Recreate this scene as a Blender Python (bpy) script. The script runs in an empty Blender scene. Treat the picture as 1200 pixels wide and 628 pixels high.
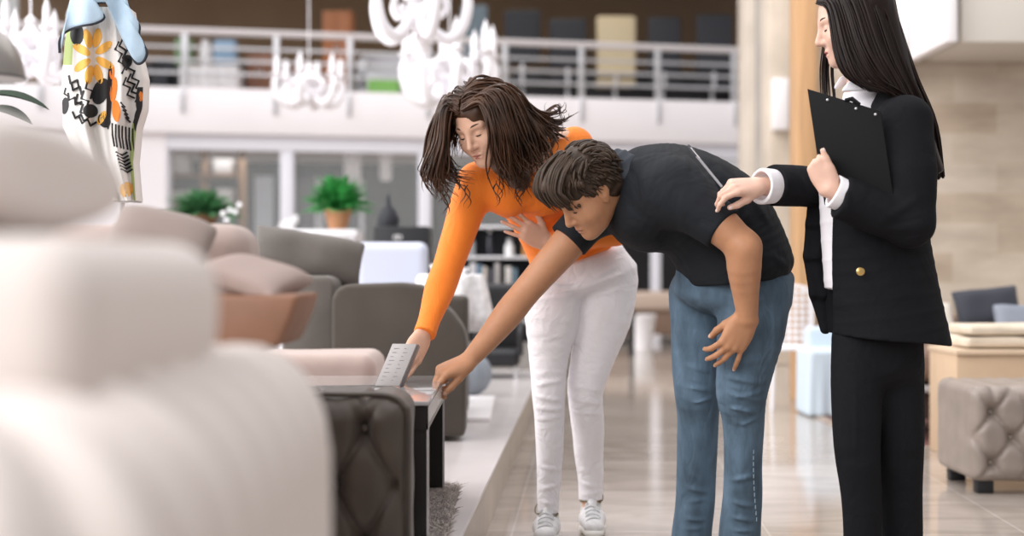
import bpy, bmesh, math, random
import numpy as np
from mathutils import Vector, Matrix

random.seed(7)
RNG = np.random.default_rng(11)
C = bpy.context.scene.collection
F, CX, CY, H = 1667.0, 600.0, 318.0, 0.92      # focal length in pixels of a 1200 wide frame, horizon row, lens height


def P(px, py, Y):
    """A point of the place from the picture column and row it shows at and its distance."""
    return np.array(((px - CX) / F * Y, Y, H - (py - CY) / F * Y))


def V(*a):
    return np.array(a, dtype=float)


def unit(v):
    v = np.asarray(v, float)
    return v / np.linalg.norm(v)


# ------------------------------------------------------------------ materials
MATS = {}


def mat(name, col, rough=0.6, metal=0.0, bump=0.0, bscale=200.0, var=0.0, vscale=4.0, spec=0.5, sheen=0.0,
        trans=0.0, sss=0.0, emit=0.0, coat=0.0, stretch=None, alpha=1.0, ior=1.45, fold=None):
    if name in MATS:
        return MATS[name]
    m = bpy.data.materials.new(name)
    m.use_nodes = True
    nt = m.node_tree
    b = nt.nodes['Principled BSDF']
    b.inputs['Base Color'].default_value = (*col, 1)
    b.inputs['Roughness'].default_value = rough
    b.inputs['Metallic'].default_value = metal
    b.inputs['Specular IOR Level'].default_value = spec
    b.inputs['Sheen Weight'].default_value = sheen
    b.inputs['Transmission Weight'].default_value = trans
    b.inputs['IOR'].default_value = ior
    b.inputs['Alpha'].default_value = alpha
    b.inputs['Coat Weight'].default_value = coat
    if sss:
        b.inputs['Subsurface Weight'].default_value = sss
        b.inputs['Subsurface Radius'].default_value = (0.012, 0.004, 0.002)
        b.inputs['Subsurface Scale'].default_value = 0.6
    if emit:
        b.inputs['Emission Color'].default_value = (*col, 1)
        b.inputs['Emission Strength'].default_value = emit
    tc = nt.nodes.new('ShaderNodeTexCoord')
    src = tc.outputs['Object']
    if stretch:
        mp = nt.nodes.new('ShaderNodeMapping')
        mp.inputs['Scale'].default_value = stretch
        nt.links.new(src, mp.inputs['Vector'])
        src = mp.outputs['Vector']
    if var:
        n = nt.nodes.new('ShaderNodeTexNoise')
        n.inputs['Scale'].default_value = vscale
        n.inputs['Detail'].default_value = 5
        nt.links.new(src, n.inputs['Vector'])
        r = nt.nodes.new('ShaderNodeValToRGB')
        r.color_ramp.elements[0].position = 0.3
        r.color_ramp.elements[1].position = 0.7
        r.color_ramp.elements[0].color = (*[max(0, c * (1 - var)) for c in col], 1)
        r.color_ramp.elements[1].color = (*[min(1, c * (1 + var)) for c in col], 1)
        nt.links.new(n.outputs['Fac'], r.inputs['Fac'])
        nt.links.new(r.outputs['Color'], b.inputs['Base Color'])
    if bump:
        n = nt.nodes.new('ShaderNodeTexNoise')
        n.inputs['Scale'].default_value = bscale
        n.inputs['Detail'].default_value = 3
        nt.links.new(src, n.inputs['Vector'])
        bp = nt.nodes.new('ShaderNodeBump')
        bp.inputs['Strength'].default_value = bump
        bp.inputs['Distance'].default_value = 0.004
        nt.links.new(n.outputs['Fac'], bp.inputs['Height'])
        nt.links.new(bp.outputs['Normal'], b.inputs['Normal'])
    if fold:        # (scale, distance): soft creases of worn cloth
        n = nt.nodes.new('ShaderNodeTexNoise')
        n.inputs['Scale'].default_value = fold[0]
        n.inputs['Detail'].default_value = 2.5
        n.inputs['Distortion'].default_value = 1.6
        nt.links.new(src, n.inputs['Vector'])
        bp2 = nt.nodes.new('ShaderNodeBump')
        bp2.inputs['Strength'].default_value = 0.6
        bp2.inputs['Distance'].default_value = fold[1]
        nt.links.new(n.outputs['Fac'], bp2.inputs['Height'])
        if bump:
            nt.links.new(bp2.outputs['Normal'], bp.inputs['Normal'])
        else:
            nt.links.new(bp2.outputs['Normal'], b.inputs['Normal'])
    MATS[name] = m
    return m


# ------------------------------------------------------------------ objects
def link(o, parent=None):
    C.objects.link(o)
    if parent is not None:
        o.parent = parent
        o.matrix_parent_inverse = Matrix.Translation(parent.location).inverted() if parent.parent is None else Matrix()
    return o


def tag(o, label=None, cat=None, group=None, kind=None):
    if label:
        o['label'] = label
    if cat:
        o['category'] = cat
    if group:
        o['group'] = group
    if kind:
        o['kind'] = kind
    return o


def empty(name, loc, label, cat, group=None):
    o = bpy.data.objects.new(name, None)
    o.location = [float(c) for c in loc]
    o.empty_display_size = 0.1
    C.objects.link(o)
    return tag(o, label, cat, group)


def mesh_np(name, verts, faces, m, parent=None, smooth=True, mats=None, midx=None):
    """faces: (n,4) or (n,3) array, or a list of such arrays."""
    me = bpy.data.meshes.new(name)
    fl = faces if isinstance(faces, list) else [faces]
    fl = [np.asarray(f) for f in fl if len(f)]
    verts = np.asarray(verts, dtype=np.float32)
    nl = sum(f.size for f in fl)
    npoly = sum(len(f) for f in fl)
    me.vertices.add(len(verts))
    me.vertices.foreach_set('co', verts.ravel())
    me.loops.add(nl)
    me.loops.foreach_set('vertex_index', np.concatenate([f.ravel() for f in fl]).astype(np.int32))
    me.polygons.add(npoly)
    tot = np.concatenate([np.full(len(f), f.shape[1]) for f in fl])
    st = np.concatenate(([0], np.cumsum(tot)[:-1]))
    me.polygons.foreach_set('loop_start', st.astype(np.int32))
    me.polygons.foreach_set('use_smooth', np.full(npoly, smooth))
    for mm in (mats or [m]):
        me.materials.append(mm)
    if midx is not None:
        me.polygons.foreach_set('material_index', np.asarray(midx, dtype=np.int32))
    me.update(calc_edges=True)
    o = bpy.data.objects.new(name, me)
    return link(o, parent)


class MB:
    """Collects simple solids in one bmesh; build() links them as one object."""

    def __init__(self):
        self.bm = bmesh.new()

    def box(self, lo, hi, bev=0.0, rot=None, seg=2, about=None):
        lo, hi = Vector(lo), Vector(hi)
        t = bmesh.new()
        bmesh.ops.create_cube(t, size=1)
        c, d = (lo + hi) / 2, hi - lo
        for v in t.verts:
            v.co = Vector((v.co.x * d.x, v.co.y * d.y, v.co.z * d.z))
        if bev:
            bmesh.ops.bevel(t, geom=list(t.edges), offset=bev, segments=seg, affect='EDGES', profile=0.5)
        for v in t.verts:
            v.co += c
        if rot is not None:
            a = Vector(about) if about is not None else c
            for v in t.verts:
                v.co = rot @ (v.co - a) + a
        self._take(t)
        return self

    def _take(self, t):
        me = bpy.data.meshes.new('t')
        t.to_mesh(me)
        self.bm.from_mesh(me)
        bpy.data.meshes.remove(me)
        t.free()

    def tube(self, pts, r, n=8, closed=False, cap=True):
        pts = [Vector(p) for p in pts]
        rs = r if hasattr(r, '__len__') else [r] * len(pts)
        rings = []
        up = None
        for i, p in enumerate(pts):
            a = pts[i - 1] if i > 0 or closed else pts[i]
            b = pts[(i + 1) % len(pts)] if i < len(pts) - 1 or closed else pts[i]
            d = (b - a).normalized()
            if up is None:
                up = Vector((0, 0, 1)) if abs(d.z) < 0.9 else Vector((1, 0, 0))
            u = (up - d * up.dot(d)).normalized()
            up = u
            w = d.cross(u)
            rings.append([self.bm.verts.new(p + (u * math.cos(2 * math.pi * k / n) + w * math.sin(2 * math.pi * k / n)) * rs[i]) for k in range(n)])
        m = len(rings)
        for i in range(m if closed else m - 1):
            A, B = rings[i], rings[(i + 1) % m]
            for k in range(n):
                self.bm.faces.new((A[k], A[(k + 1) % n], B[(k + 1) % n], B[k]))
        if cap and not closed:
            self.bm.faces.new(rings[0][::-1])
            self.bm.faces.new(rings[-1])
        return self

    def lathe(self, prof, c=(0, 0, 0), n=24, axis=None):
        """prof: list of (r, z) from bottom to top, closed at both ends."""
        c = Vector(c)
        rings = []
        for r, z in prof:
            rings.append([self.bm.verts.new(c + Vector((r * math.cos(2 * math.pi * k / n), r * math.sin(2 * math.pi * k / n), z))) for k in range(n)])
        for A, B in zip(rings, rings[1:]):
            for k in range(n):
                self.bm.faces.new((A[k], A[(k + 1) % n], B[(k + 1) % n], B[k]))
        self.bm.faces.new(rings[0][::-1])
        self.bm.faces.new(rings[-1])
        return self

    def prism(self, poly, depth, bev=0.0, seg=2):
        """poly: list of 3D points (planar), extruded by vector depth."""
        t = bmesh.new()
        vs = [t.verts.new(Vector(p)) for p in poly]
        f = t.faces.new(vs)
        r = bmesh.ops.extrude_face_region(t, geom=[f])
        for v in [g for g in r['geom'] if isinstance(g, bmesh.types.BMVert)]:
            v.co += Vector(depth)
        bmesh.ops.recalc_face_normals(t, faces=t.faces)
        if bev:
            bmesh.ops.bevel(t, geom=list(t.edges), offset=bev, segments=seg, affect='EDGES', profile=0.5)
        self._take(t)
        return self

    def ball(self, c, r, sub=2):
        t = bmesh.new()
        bmesh.ops.create_icosphere(t, subdivisions=sub, radius=1)
        r = Vector(r) if hasattr(r, '__len__') else Vector((r, r, r))
        for v in t.verts:
            v.co = Vector((v.co.x * r.x, v.co.y * r.y, v.co.z * r.z)) + Vector(c)
        self._take(t)
        return self

    def build(self, name, m, parent=None, smooth=True, angle=40):
        me = bpy.data.meshes.new(name)
        bmesh.ops.recalc_face_normals(self.bm, faces=self.bm.faces)
        self.bm.to_mesh(me)
        self.bm.free()
        me.materials.append(m)
        if smooth:
            for p in me.polygons:
                p.use_smooth = True
            me.set_sharp_from_angle(angle=math.radians(angle))
        o = bpy.data.objects.new(name, me)
        return link(o, parent)


def copy_tree(o, parent=None, **loc):
    c = o.copy()
    C.objects.link(c)
    if parent is not None:
        c.parent = parent
        c.matrix_parent_inverse = o.matrix_parent_inverse
    for ch in list(o.children):
        copy_tree(ch, c)
    return c


# ------------------------------------------------------------------ implicit surfaces
class SDF:
    def __init__(self):
        self.ops = []
        self.k = 0.02

    def _add(self, mode, f, lo, hi, k):
        self.ops.append((mode, f, np.asarray(lo, float), np.asarray(hi, float), self.k if k is None else k))

    def rc(self, a, b, ra, rb, k=None, mode='u'):
        a, b = np.asarray(a, float), np.asarray(b, float)
        ba = b - a
        bb = max(ba @ ba, 1e-9)

        def f(Q):
            t = np.clip(((Q - a) @ ba) / bb, 0, 1)
            return np.linalg.norm(Q - a - t[:, None] * ba, axis=1) - (ra + (rb - ra) * t)
        self._add(mode, f, np.minimum(a - ra, b - rb), np.maximum(a + ra, b + rb), k)
        return self

    def chain(self, pts, rs, k=None, cuts=(), fine=0, mode='u'):
        """A limb: round cones in a row, smoothly blended into the rest. cuts: (point, normal) planes that end it flat."""
        pts, rs = np.asarray(pts, float), np.asarray(rs, float)
        if fine and len(pts) > 2:
            q = catmull(np.concatenate([pts, rs[:, None]], 1), (len(pts) - 1) * fine + 1)
            pts, rs = q[:, :3], q[:, 3]
        segs = [(pts[i], pts[i + 1] - pts[i], rs[i], rs[i + 1]) for i in range(len(pts) - 1)]
        cuts = [(np.asarray(p, float), unit(n)) for p, n in cuts]

        def f(Q):
            d = np.full(len(Q), 9.0)
            for a, ba, ra, rb in segs:
                t = np.clip(((Q - a) @ ba) / max(ba @ ba, 1e-9), 0, 1)
                d = np.minimum(d, np.linalg.norm(Q - a - t[:, None] * ba, axis=1) - (ra + (rb - ra) * t))
            for p, n in cuts:
                d = np.maximum(d, (Q - p) @ n)
            return d
        self._add(mode, f, (pts - rs[:, None]).min(0), (pts + rs[:, None]).max(0), k)
        return self

    def tubes(self, c, us, rs, k=None, cap=0.5, fine=4, cuts=(), mode='u'):
        """A trunk: elliptical cones in a row through centres c; us: direction of the first radius, rs: (ru, rv)."""
        q = catmull(np.concatenate([c, us, rs], 1), (len(c) - 1) * fine + 1)
        T = SDF()
        for i in range(len(q) - 1):
            cp = cap if i in (0, len(q) - 2) else 0.2
            T.tube(q[i, :3], q[i + 1, :3], q[i, 3:6] + q[i + 1, 3:6], q[i, 6:], q[i + 1, 6:], 0, cp)
        fs = [o[1] for o in T.ops]
        cuts = [(np.asarray(p, float), unit(n)) for p, n in cuts]

        def f(Q):
            d = fs[0](Q)
            for g in fs[1:]:
                v = g(Q)
                hh = np.maximum(0.006 - np.abs(d - v), 0) / 0.006
                d = np.minimum(d, v) - hh * hh * 0.0015
            for p, n in cuts:
                d = np.maximum(d, (Q - p) @ n)
            return d
        self._add(mode, f, np.min([o[2] for o in T.ops], 0), np.max([o[3] for o in T.ops], 0), k)
        return self

    def ell(self, c, r, R=None, k=None, mode='u'):
        c, r = np.asarray(c, float), np.asarray(r, float)
        R = np.eye(3) if R is None else np.asarray(R, float)

        def f(Q):
            q = (Q - c) @ R.T
            k0 = np.linalg.norm(q / r, axis=1)
            k1 = np.linalg.norm(q / (r * r), axis=1)
            return k0 * (k0 - 1) / np.maximum(k1, 1e-6)
        e = np.sqrt(((R * r[:, None]) ** 2).sum(0))
        self._add(mode, f, c - e - 0.008, c + e + 0.008, k)
        return self

    def tube(self, a, b, u, r0, r1, k=None, cap=0.5, mode='u'):
        """Elliptical cone from a to b. u: direction of the first radius. r0 = (ru, rv) at a, r1 at b."""
        a, b = np.asarray(a, float), np.asarray(b, float)
        L = np.linalg.norm(b - a)
        w = (b - a) / L
        u = np.asarray(u, float)
        u = unit(u - w * (u @ w))
        v = np.cross(w, u)
        r0, r1 = np.asarray(r0, float), np.asarray(r1, float)

        def f(Q):
            q = Q - a
            s = q @ w
            t = np.clip(s / L, 0, 1)
            ru = r0[0] + (r1[0] - r0[0]) * t
            rv = r0[1] + (r1[1] - r0[1]) * t
            rw = np.minimum(ru, rv) * cap
            U, W_, Z = (q @ u), (q @ v), s - t * L
            k0 = np.sqrt((U / ru) ** 2 + (W_ / rv) ** 2 + (Z / rw) ** 2)
            k1 = np.sqrt((U / ru ** 2) ** 2 + (W_ / rv ** 2) ** 2 + (Z / rw ** 2) ** 2)
            return np.where(k0 < 0.02, -np.minimum(ru, rv), k0 * (k0 - 1) / np.maximum(k1, 1e-6))
        m = max(r0.max(), r1.max())
        self._add(mode, f, np.minimum(a, b) - m - 0.03, np.maximum(a, b) + m + 0.03, k)
        return self

    def box(self, c, h, R=None, r=0.01, k=None, mode='u'):
        c, h = np.asarray(c, float), np.asarray(h, float)
        R = np.eye(3) if R is None else np.asarray(R, float)

        def f(Q):
            q = np.abs((Q - c) @ R.T) - (h - r)
            return np.linalg.norm(np.maximum(q, 0), axis=1) + np.minimum(q.max(1), 0) - r
        e = (np.abs(R) * h[:, None]).sum(0)
        self._add(mode, f, c - e, c + e, k)
        return self

    def cut(self, pt, n, k=0.004, reach=None):
        """Removes the side of the plane that n points to, within reach of pt."""
        pt, n = np.asarray(pt, float), unit(n)
        if reach is None:
            self._add('i', lambda Q: (Q - pt) @ n, [-1e3] * 3, [1e3] * 3, k)
        else:
            def f(Q):
                d = (Q - pt) @ n
                return np.where(np.linalg.norm(Q - pt, axis=1) < reach, d, -1.0)
            self._add('i', f, pt - reach, pt + reach, k)
        return self

    def mesh(self, h, disp=None, B=16):
        blocks = {}
        U = [o for o in self.ops if o[0] == 'u']
        s = h * B
        for i, o in enumerate(self.ops):
            if o[0] != 'u':
                continue
            pad = o[4] + 0.012
            a = np.floor((o[2] - pad) / s).astype(int)
            b = np.floor((o[3] + pad) / s).astype(int)
            for x in range(a[0], b[0] + 1):
                for y in range(a[1], b[1] + 1):
                    for z in range(a[2], b[2] + 1):
                        blocks.setdefault((x, y, z), []).append(i)
        for i, o in enumerate(self.ops):
            if o[0] == 'u':
                continue
            for kx in blocks:
                l = np.array(kx) * s
                if np.all(l <= o[3] + 0.02) and np.all(l + s >= o[2] - 0.02):
                    blocks[kx].append(i)
        g = np.arange(B + 1)
        G = np.stack(np.meshgrid(g, g, g, indexing='ij'), -1).reshape(-1, 3)
        cells, corners, edges = [], [], [[], [], []]
        off8 = [(0, 0, 0), (1, 0, 0), (0, 1, 0), (1, 1, 0), (0, 0, 1), (1, 0, 1), (0, 1, 1), (1, 1, 1)]
        half = s * 0.87
        for kx, idx in blocks.items():
            base = np.array(kx) * B
            # quick reject at the block's centre
            idx = sorted(set(idx))
            cen = ((base + B / 2) * h)[None]
            d0 = min(self.ops[i][1](cen)[0] for i in idx if self.ops[i][0] == 'u')
            if d0 > half * 1.6 + 0.03:
                continue
            Q = (base + G) * h
            d = np.full(len(Q), 1.0)
            for i in idx:
                mode, f, lo, hi, k = self.ops[i]
                v = f(Q)
                if mode == 'u':
                    if k > 0:
                        hh = np.maximum(k - np.abs(d - v), 0) / k
                        d = np.minimum(d, v) - hh * hh * k * 0.25
                    else:
                        d = np.minimum(d, v)
                else:
                    if mode == 's':
                        v = -v
                    if k > 0:
                        hh = np.maximum(k - np.abs(d - v), 0) / k
                        d = np.maximum(d, v) + hh * hh * k * 0.25
                    else:
                        d = np.maximum(d, v)
            if disp is not None:
                nz = np.abs(d) < 0.05
                if nz.any():
                    d[nz] += disp(Q[nz])
            D = d.reshape(B + 1, B + 1, B + 1)
            S = D < 0
            if S.all() or not S.any():
                continue
            n = sum(S[a:B + a, b:B + b, c:B + c].astype(np.int8) for a, b, c in off8)
            act = np.argwhere((n > 0) & (n < 8))
            cells.append(act + base)
            corners.append(np.stack([D[act[:, 0] + a, act[:, 1] + b, act[:, 2] + c] for a, b, c in off8], 1))
            for ax in range(3):
                e = [0, 0, 0]
                e[ax] = 1
                A0 = S[:B, :B, :B]
                A1 = S[e[0]:B + e[0], e[1]:B + e[1], e[2]:B + e[2]]
                w = np.argwhere(A0 != A1)
                edges[ax].append(np.concatenate([w + base, A0[w[:, 0], w[:, 1], w[:, 2]][:, None].astype(int)], 1))
        cells = np.concatenate(cells)
        cv = np.concatenate(corners)
        o8 = np.array(off8, float)
        acc = np.zeros((len(cells), 3))
        cnt = np.zeros(len(cells))
        for a in range(8):
            for b in range(a + 1, 8):
                if np.abs(o8[a] - o8[b]).sum() != 1:
                    continue
                va, vb = cv[:, a], cv[:, b]
                x = (va < 0) != (vb < 0)
                t = np.where(x, va / np.where(va == vb, 1, va - vb), 0)
                p = o8[a] + (o8[b] - o8[a]) * t[:, None]
                acc += p * x[:, None]
                cnt += x
        verts = (cells + acc / cnt[:, None]) * h
        mn = cells.min(0) - 2
        dim = cells.max(0) - mn + 3

        def key(c):
            c = c - mn
            return (c[:, 0] * dim[1] + c[:, 1]) * dim[2] + c[:, 2]
        ks = key(cells)
        order = np.argsort(ks)
        ks = ks[order]
        quads = []
        for ax in range(3):
            E = np.concatenate(edges[ax])
            c, ins = E[:, :3], E[:, 3] == 1
            b, d_ = (ax + 1) % 3, (ax + 2) % 3
            e1, e2 = np.zeros(3, int), np.zeros(3, int)
            e1[b], e2[d_] = 1, 1
            qs = []
            ok = np.ones(len(c), bool)
            for o in (-e1 - e2, -e2, 0 * e1, -e1):
                kk = key(c + o)
                j = np.minimum(np.searchsorted(ks, kk), len(ks) - 1)
                ok &= ks[j] == kk
                qs.append(order[j])
            q = np.stack(qs, 1)
            q = np.where(ins[:, None], q, q[:, ::-1])[ok]
            quads.append(q)
        return verts, np.concatenate(quads)

    def obj(self, name, m, h, parent=None, disp=None, smooth_iter=1):
        v, q = self.mesh(h, disp)
        for _ in range(smooth_iter):
            v = relax(v, q)
        return mesh_np(name, v, q, m, parent)


def relax(v, q, f=0.5):
    acc = np.zeros_like(v)
    cnt = np.zeros(len(v))
    for a in range(4):
        for b in ((a + 1) % 4, (a - 1) % 4):
            for ax in range(3):
                acc[:, ax] += np.bincount(q[:, a], weights=v[q[:, b], ax], minlength=len(v))
            cnt += np.bincount(q[:, a], minlength=len(v))
    w = acc / np.maximum(cnt, 1)[:, None]
    return np.where(cnt[:, None] > 0, v * (1 - f) + w * f, v)


def catmull(pts, n):
    pts = np.asarray(pts, float)
    p = np.vstack([2 * pts[0] - pts[1], pts, 2 * pts[-1] - pts[-2]])
    out = []
    m = len(pts) - 1
    for t in np.linspace(0, m, n):
        i = min(int(t), m - 1)
        s = t - i
        a, b, c, d = p[i], p[i + 1], p[i + 2], p[i + 3]
        out.append(0.5 * (2 * b + (c - a) * s + (2 * a - 5 * b + 4 * c - d) * s * s + (3 * b - a - 3 * c + d) * s ** 3))
    return np.array(out)


def strands(name, paths, radii, m, parent, sides=5, flat=0.6, prof=None):
    """Hair locks: tapered tubes along the given point lists, joined in one mesh."""
    VS, FS = [], []
    base = 0
    for pts, r in zip(paths, radii):
        n = len(pts)
        d = np.gradient(pts, axis=0)
        d /= np.maximum(np.linalg.norm(d, axis=1), 1e-9)[:, None]
        ref = unit(RNG.normal(size=3))
        u = ref - d * (d @ ref)[:, None]
        u /= np.maximum(np.linalg.norm(u, axis=1), 1e-6)[:, None]
        w = np.cross(d, u)
        t = np.linspace(0, 1, n)
        rr = r * (prof(t) if prof else np.minimum(1, 0.5 + t * 4) * (1 - t ** 3 * 0.9))
        a = np.arange(sides) * 2 * math.pi / sides
        ring = pts[:, None] + rr[:, None, None] * (np.cos(a)[None, :, None] * u[:, None] + flat * np.sin(a)[None, :, None] * w[:, None])
        VS.append(ring.reshape(-1, 3))
        i, k = np.meshgrid(np.arange(n - 1), np.arange(sides), indexing='ij')
        A = base + i * sides + k
        Bq = base + i * sides + (k + 1) % sides
        FS.append(np.stack([A, Bq, Bq + sides, A + sides], -1).reshape(-1, 4))
        base += n * sides
    return mesh_np(name, np.concatenate(VS), np.concatenate(FS), m, parent)


_wd = RNG.normal(size=(10, 3))
_wd /= np.linalg.norm(_wd, axis=1)[:, None]
_wp = RNG.uniform(0, 6.28, 10)


def wob(Q, freq, n=6, s=0):
    """Smooth noise of about -1..1 made of sines."""
    o = 0
    for i in range(n):
        j = (i + s) % 10
        o = o + np.sin(Q @ (_wd[j] * freq * (0.7 + 0.13 * i)) + _wp[j] + 1.7 * s)
    return o / n * 1.6
# ------------------------------------------------------------------ people
SKIN_F = mat('skin_fair', (0.68, 0.405, 0.285), 0.5, sss=0.12, var=0.04, vscale=30)
SKIN_M = mat('skin_tan', (0.48, 0.235, 0.125), 0.5, sss=0.12, var=0.06, vscale=30)
SKIN_S = mat('skin_pale', (0.68, 0.43, 0.33), 0.5, sss=0.12, var=0.04, vscale=30)
LIP = mat('lip', (0.42, 0.13, 0.11), 0.4)
DARKHAIR = mat('lash', (0.02, 0.012, 0.01), 0.6)
EYE = mat('eyeball', (0.6, 0.58, 0.56), 0.2)
NAIL = mat('nail', (0.78, 0.60, 0.55), 0.25)


def frame_from(f, u):
    """Rows: forward, left, up."""
    f = unit(f)
    u = np.asarray(u, float)
    u = unit(u - f * (u @ f))
    return np.array([f, np.cross(u, f), u])


class Head:
    def __init__(self, c, f, u, sc=1.0):
        self.c, self.R, self.sc = np.asarray(c, float), frame_from(f, u), sc

    def p(self, x, s, z):
        return self.c + self.sc * (np.array([x, s, z], float) @ self.R)

    def add(self, S, female=True, jaw=1.0):
        R, k = self.R, self.sc
        e = lambda c, r, kk=0.02, mode='u': S.ell(self.p(*c), np.array(r) * k, R, kk, mode)
        e((-0.012, 0, 0.035), (0.098, 0.076, 0.088), 0.02)
        e((0.022, 0, -0.028), (0.068, 0.062 * jaw, 0.082), 0.03)
        e((0.036, 0, -0.078), (0.046, 0.043 * jaw, 0.04), 0.03)
        e((0.066, 0, -0.104), (0.021, 0.022 * jaw, 0.017), 0.025)
        for s in (1, -1):
            e((0.052, s * 0.046, -0.035), (0.026, 0.018, 0.022), 0.03)
            S.rc(self.p(0.079, s * 0.012, 0.024), self.p(0.066, s * 0.047, 0.022), 0.008 * k, 0.007 * k, 0.015)
            e((0.096, s * 0.032, 0.001), (0.017, 0.017, 0.011), 0.012, 's')
            e((0.071, s * 0.031, -0.001), (0.0125, 0.0135, 0.0115), 0.004)      # closed-down lids
            # ears
            e((-0.008, s * 0.074, -0.006), (0.017, 0.008, 0.031), 0.006)
            e((-0.013, s * 0.078, 0.004), (0.021, 0.006, 0.024), 0.006)
            e((-0.004, s * 0.086, 0.002), (0.009, 0.006, 0.014), 0.004, 's')
        S.rc(self.p(0.084, 0, 0.012), self.p(0.106, 0, -0.032), 0.0075 * k, 0.0095 * k, 0.014)
        e((0.100, 0, -0.037), (0.012, 0.0105, 0.009), 0.008)
        for s in (1, -1):
            e((0.090, s * 0.011, -0.040), (0.010, 0.0075, 0.007), 0.008)
        # lips
        e((0.084, 0, -0.067), (0.010, 0.021, 0.0065), 0.008)
        e((0.082, 0, -0.078), (0.010, 0.018, 0.0065), 0.007)
        e((0.093, 0, -0.0725), (0.008, 0.022, 0.0018), 0.003, 's')

    def features(self, parent, brow=DARKHAIR, lips=LIP, brow_w=0.0028, open_eye=False):
        k = self.sc
        for s in (1, -1):
            m = MB()
            m.tube([self.p(0.0875 - 0.0055 * t - 0.011 * t * t, s * (0.013 + 0.036 * t), 0.0235 + 0.007 * math.sin(t * 2.4)) for t in np.linspace(0, 1, 7)],
                   [brow_w * k * w for w in (0.8, 1.2, 1.3, 1.2, 1.0, 0.8, 0.4)], 6)
            m.build('eyebrow', brow, parent)
        for s in (1, -1):
            m = MB()
            zo = -0.0045
            m.tube([self.p(0.083 - 0.001 * abs(t) - 0.006 * t * t - 0.002 * t, s * (0.031 + 0.013 * t), zo - 0.002 * (1 - t * t)) for t in np.linspace(-1, 1, 7)],
                   [0.0008, 0.0017, 0.0021, 0.0023, 0.0024, 0.0021, 0.0010], 6)
            m.build('eyelash', DARKHAIR, parent)
        if lips is not None:
            S = SDF()
            R = self.R
            S.ell(self.p(0.0848, 0, -0.0672), np.array((0.0102, 0.0195, 0.006)) * k, R, 0.0)
            S.ell(self.p(0.0828, 0, -0.0778), np.array((0.0105, 0.017, 0.0062)) * k, R, 0.002)
            S.ell(self.p(0.094, 0, -0.0725), np.array((0.008, 0.022, 0.0014)) * k, R, 0.002, 's')
            S.obj('lips', lips, 0.0015, parent)


def hand(S, w, d, n, side, sc=1.0, curls=None, spread=(6, 1, -4, -9), thumb=(0.55, 0.8, -0.25), tcurl=0.3, nails=None):
    """Five-fingered hand grown from wrist w along d; n points out of the back of the hand; side +1 right, -1 left."""
    d = unit(d)
    n = np.asarray(n, float)
    n = unit(n - d * (n @ d))
    s = side * np.cross(n, d)
    curls = curls or [(20, 25, 15)] * 4
    q = lambda a, b, c: w + sc * (a * d + b * s + c * n)
    kn = [(0.088, 0.027, 0.0), (0.092, 0.009, 0.003), (0.088, -0.009, 0.002), (0.080, -0.026, -0.002)]
    for (a, b, c) in kn:
        S.rc(q(0.004, b * 0.62, 0), q(a, b, c), 0.0165 * sc, 0.0112 * sc, 0.010)
    S.ell(q(0.05, 0, -0.004), np.array((0.05, 0.038, 0.013)) * sc, np.array([d, s, n]), 0.012)
    L = [(0.043, 0.026, 0.021), (0.047, 0.029, 0.022), (0.044, 0.027, 0.022), (0.035, 0.021, 0.019)]
    r0 = [0.0088, 0.0090, 0.0086, 0.0076]
    tips = []
    for i in range(4):
        p = q(*kn[i])
        a = math.radians(spread[i])
        dd = math.cos(a) * d + math.sin(a) * s
        ang = 0
        r = r0[i] * sc
        for j in range(3):
            ang += math.radians(curls[i][j])
            dv = math.cos(ang) * dd - math.sin(ang) * n
            e = p + dv * L[i][j] * sc
            r2 = r * (0.91, 0.9, 0.84)[j]
            S.rc(p, e, r * (1.06 if j else 1.0), r2, 0.007 if j == 0 else 0.002)
            p, r = e, r2
        nn = math.cos(ang) * n + math.sin(ang) * dd
        tips.append((p, dv, nn, r))
    td = unit(thumb[0] * d + thumb[1] * s + thumb[2] * n)
    b = q(0.018, 0.020, -0.006)
    m1 = b + td * 0.040 * sc
    S.rc(b, m1, 0.0165 * sc, 0.0125 * sc, 0.012)
    td2 = unit(td + tcurl * d - tcurl * 0.5 * s * np.sign(thumb[1]) - 0.1 * n)
    m2 = m1 + td2 * 0.034 * sc
    S.rc(m1, m2, 0.0118 * sc, 0.0104 * sc, 0.005)
    td3 = unit(td2 + tcurl * d - tcurl * 0.6 * s * np.sign(thumb[1]))
    m3 = m2 + td3 * 0.026 * sc
    S.rc(m2, m3, 0.0106 * sc, 0.0082 * sc, 0.003)
    tips.append((m3, td3, unit(n * 0.4 + s * 0.8), 0.0082 * sc))
    if nails is not None:
        for (p, dv, nn, r) in tips:
            nn = unit(nn - dv * (nn @ dv))
            nails.append((p + nn * r * 0.72 - dv * r * 0.1, dv, nn, r))
    return tips


def nail_obj(nails, parent, m=None):
    for (p, dv, nn, r) in nails:
        b = MB().ball((0, 0, 0), (r * 1.0, r * 0.72, r * 0.32), 2)
        M = np.array([dv, np.cross(nn, dv), nn])
        for v in b.bm.verts:
            v.co = Vector(p + np.array(v.co) @ M)
        b.build('fingernail', m or NAIL, parent)


def pt3(l):
    """(px, py, Y, width px) rows -> centres and radii."""
    return [P(a, b, c) for a, b, c, w in l], [w / 2 / F * c for a, b, c, w in l]


def limb(S, rows, k=0.02, grow=0.0, scale=1.0, cuts=()):
    c, r = pt3(rows)
    S.chain(c, [x * scale + grow for x in r], k, cuts, 3)
    return c, r


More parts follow.
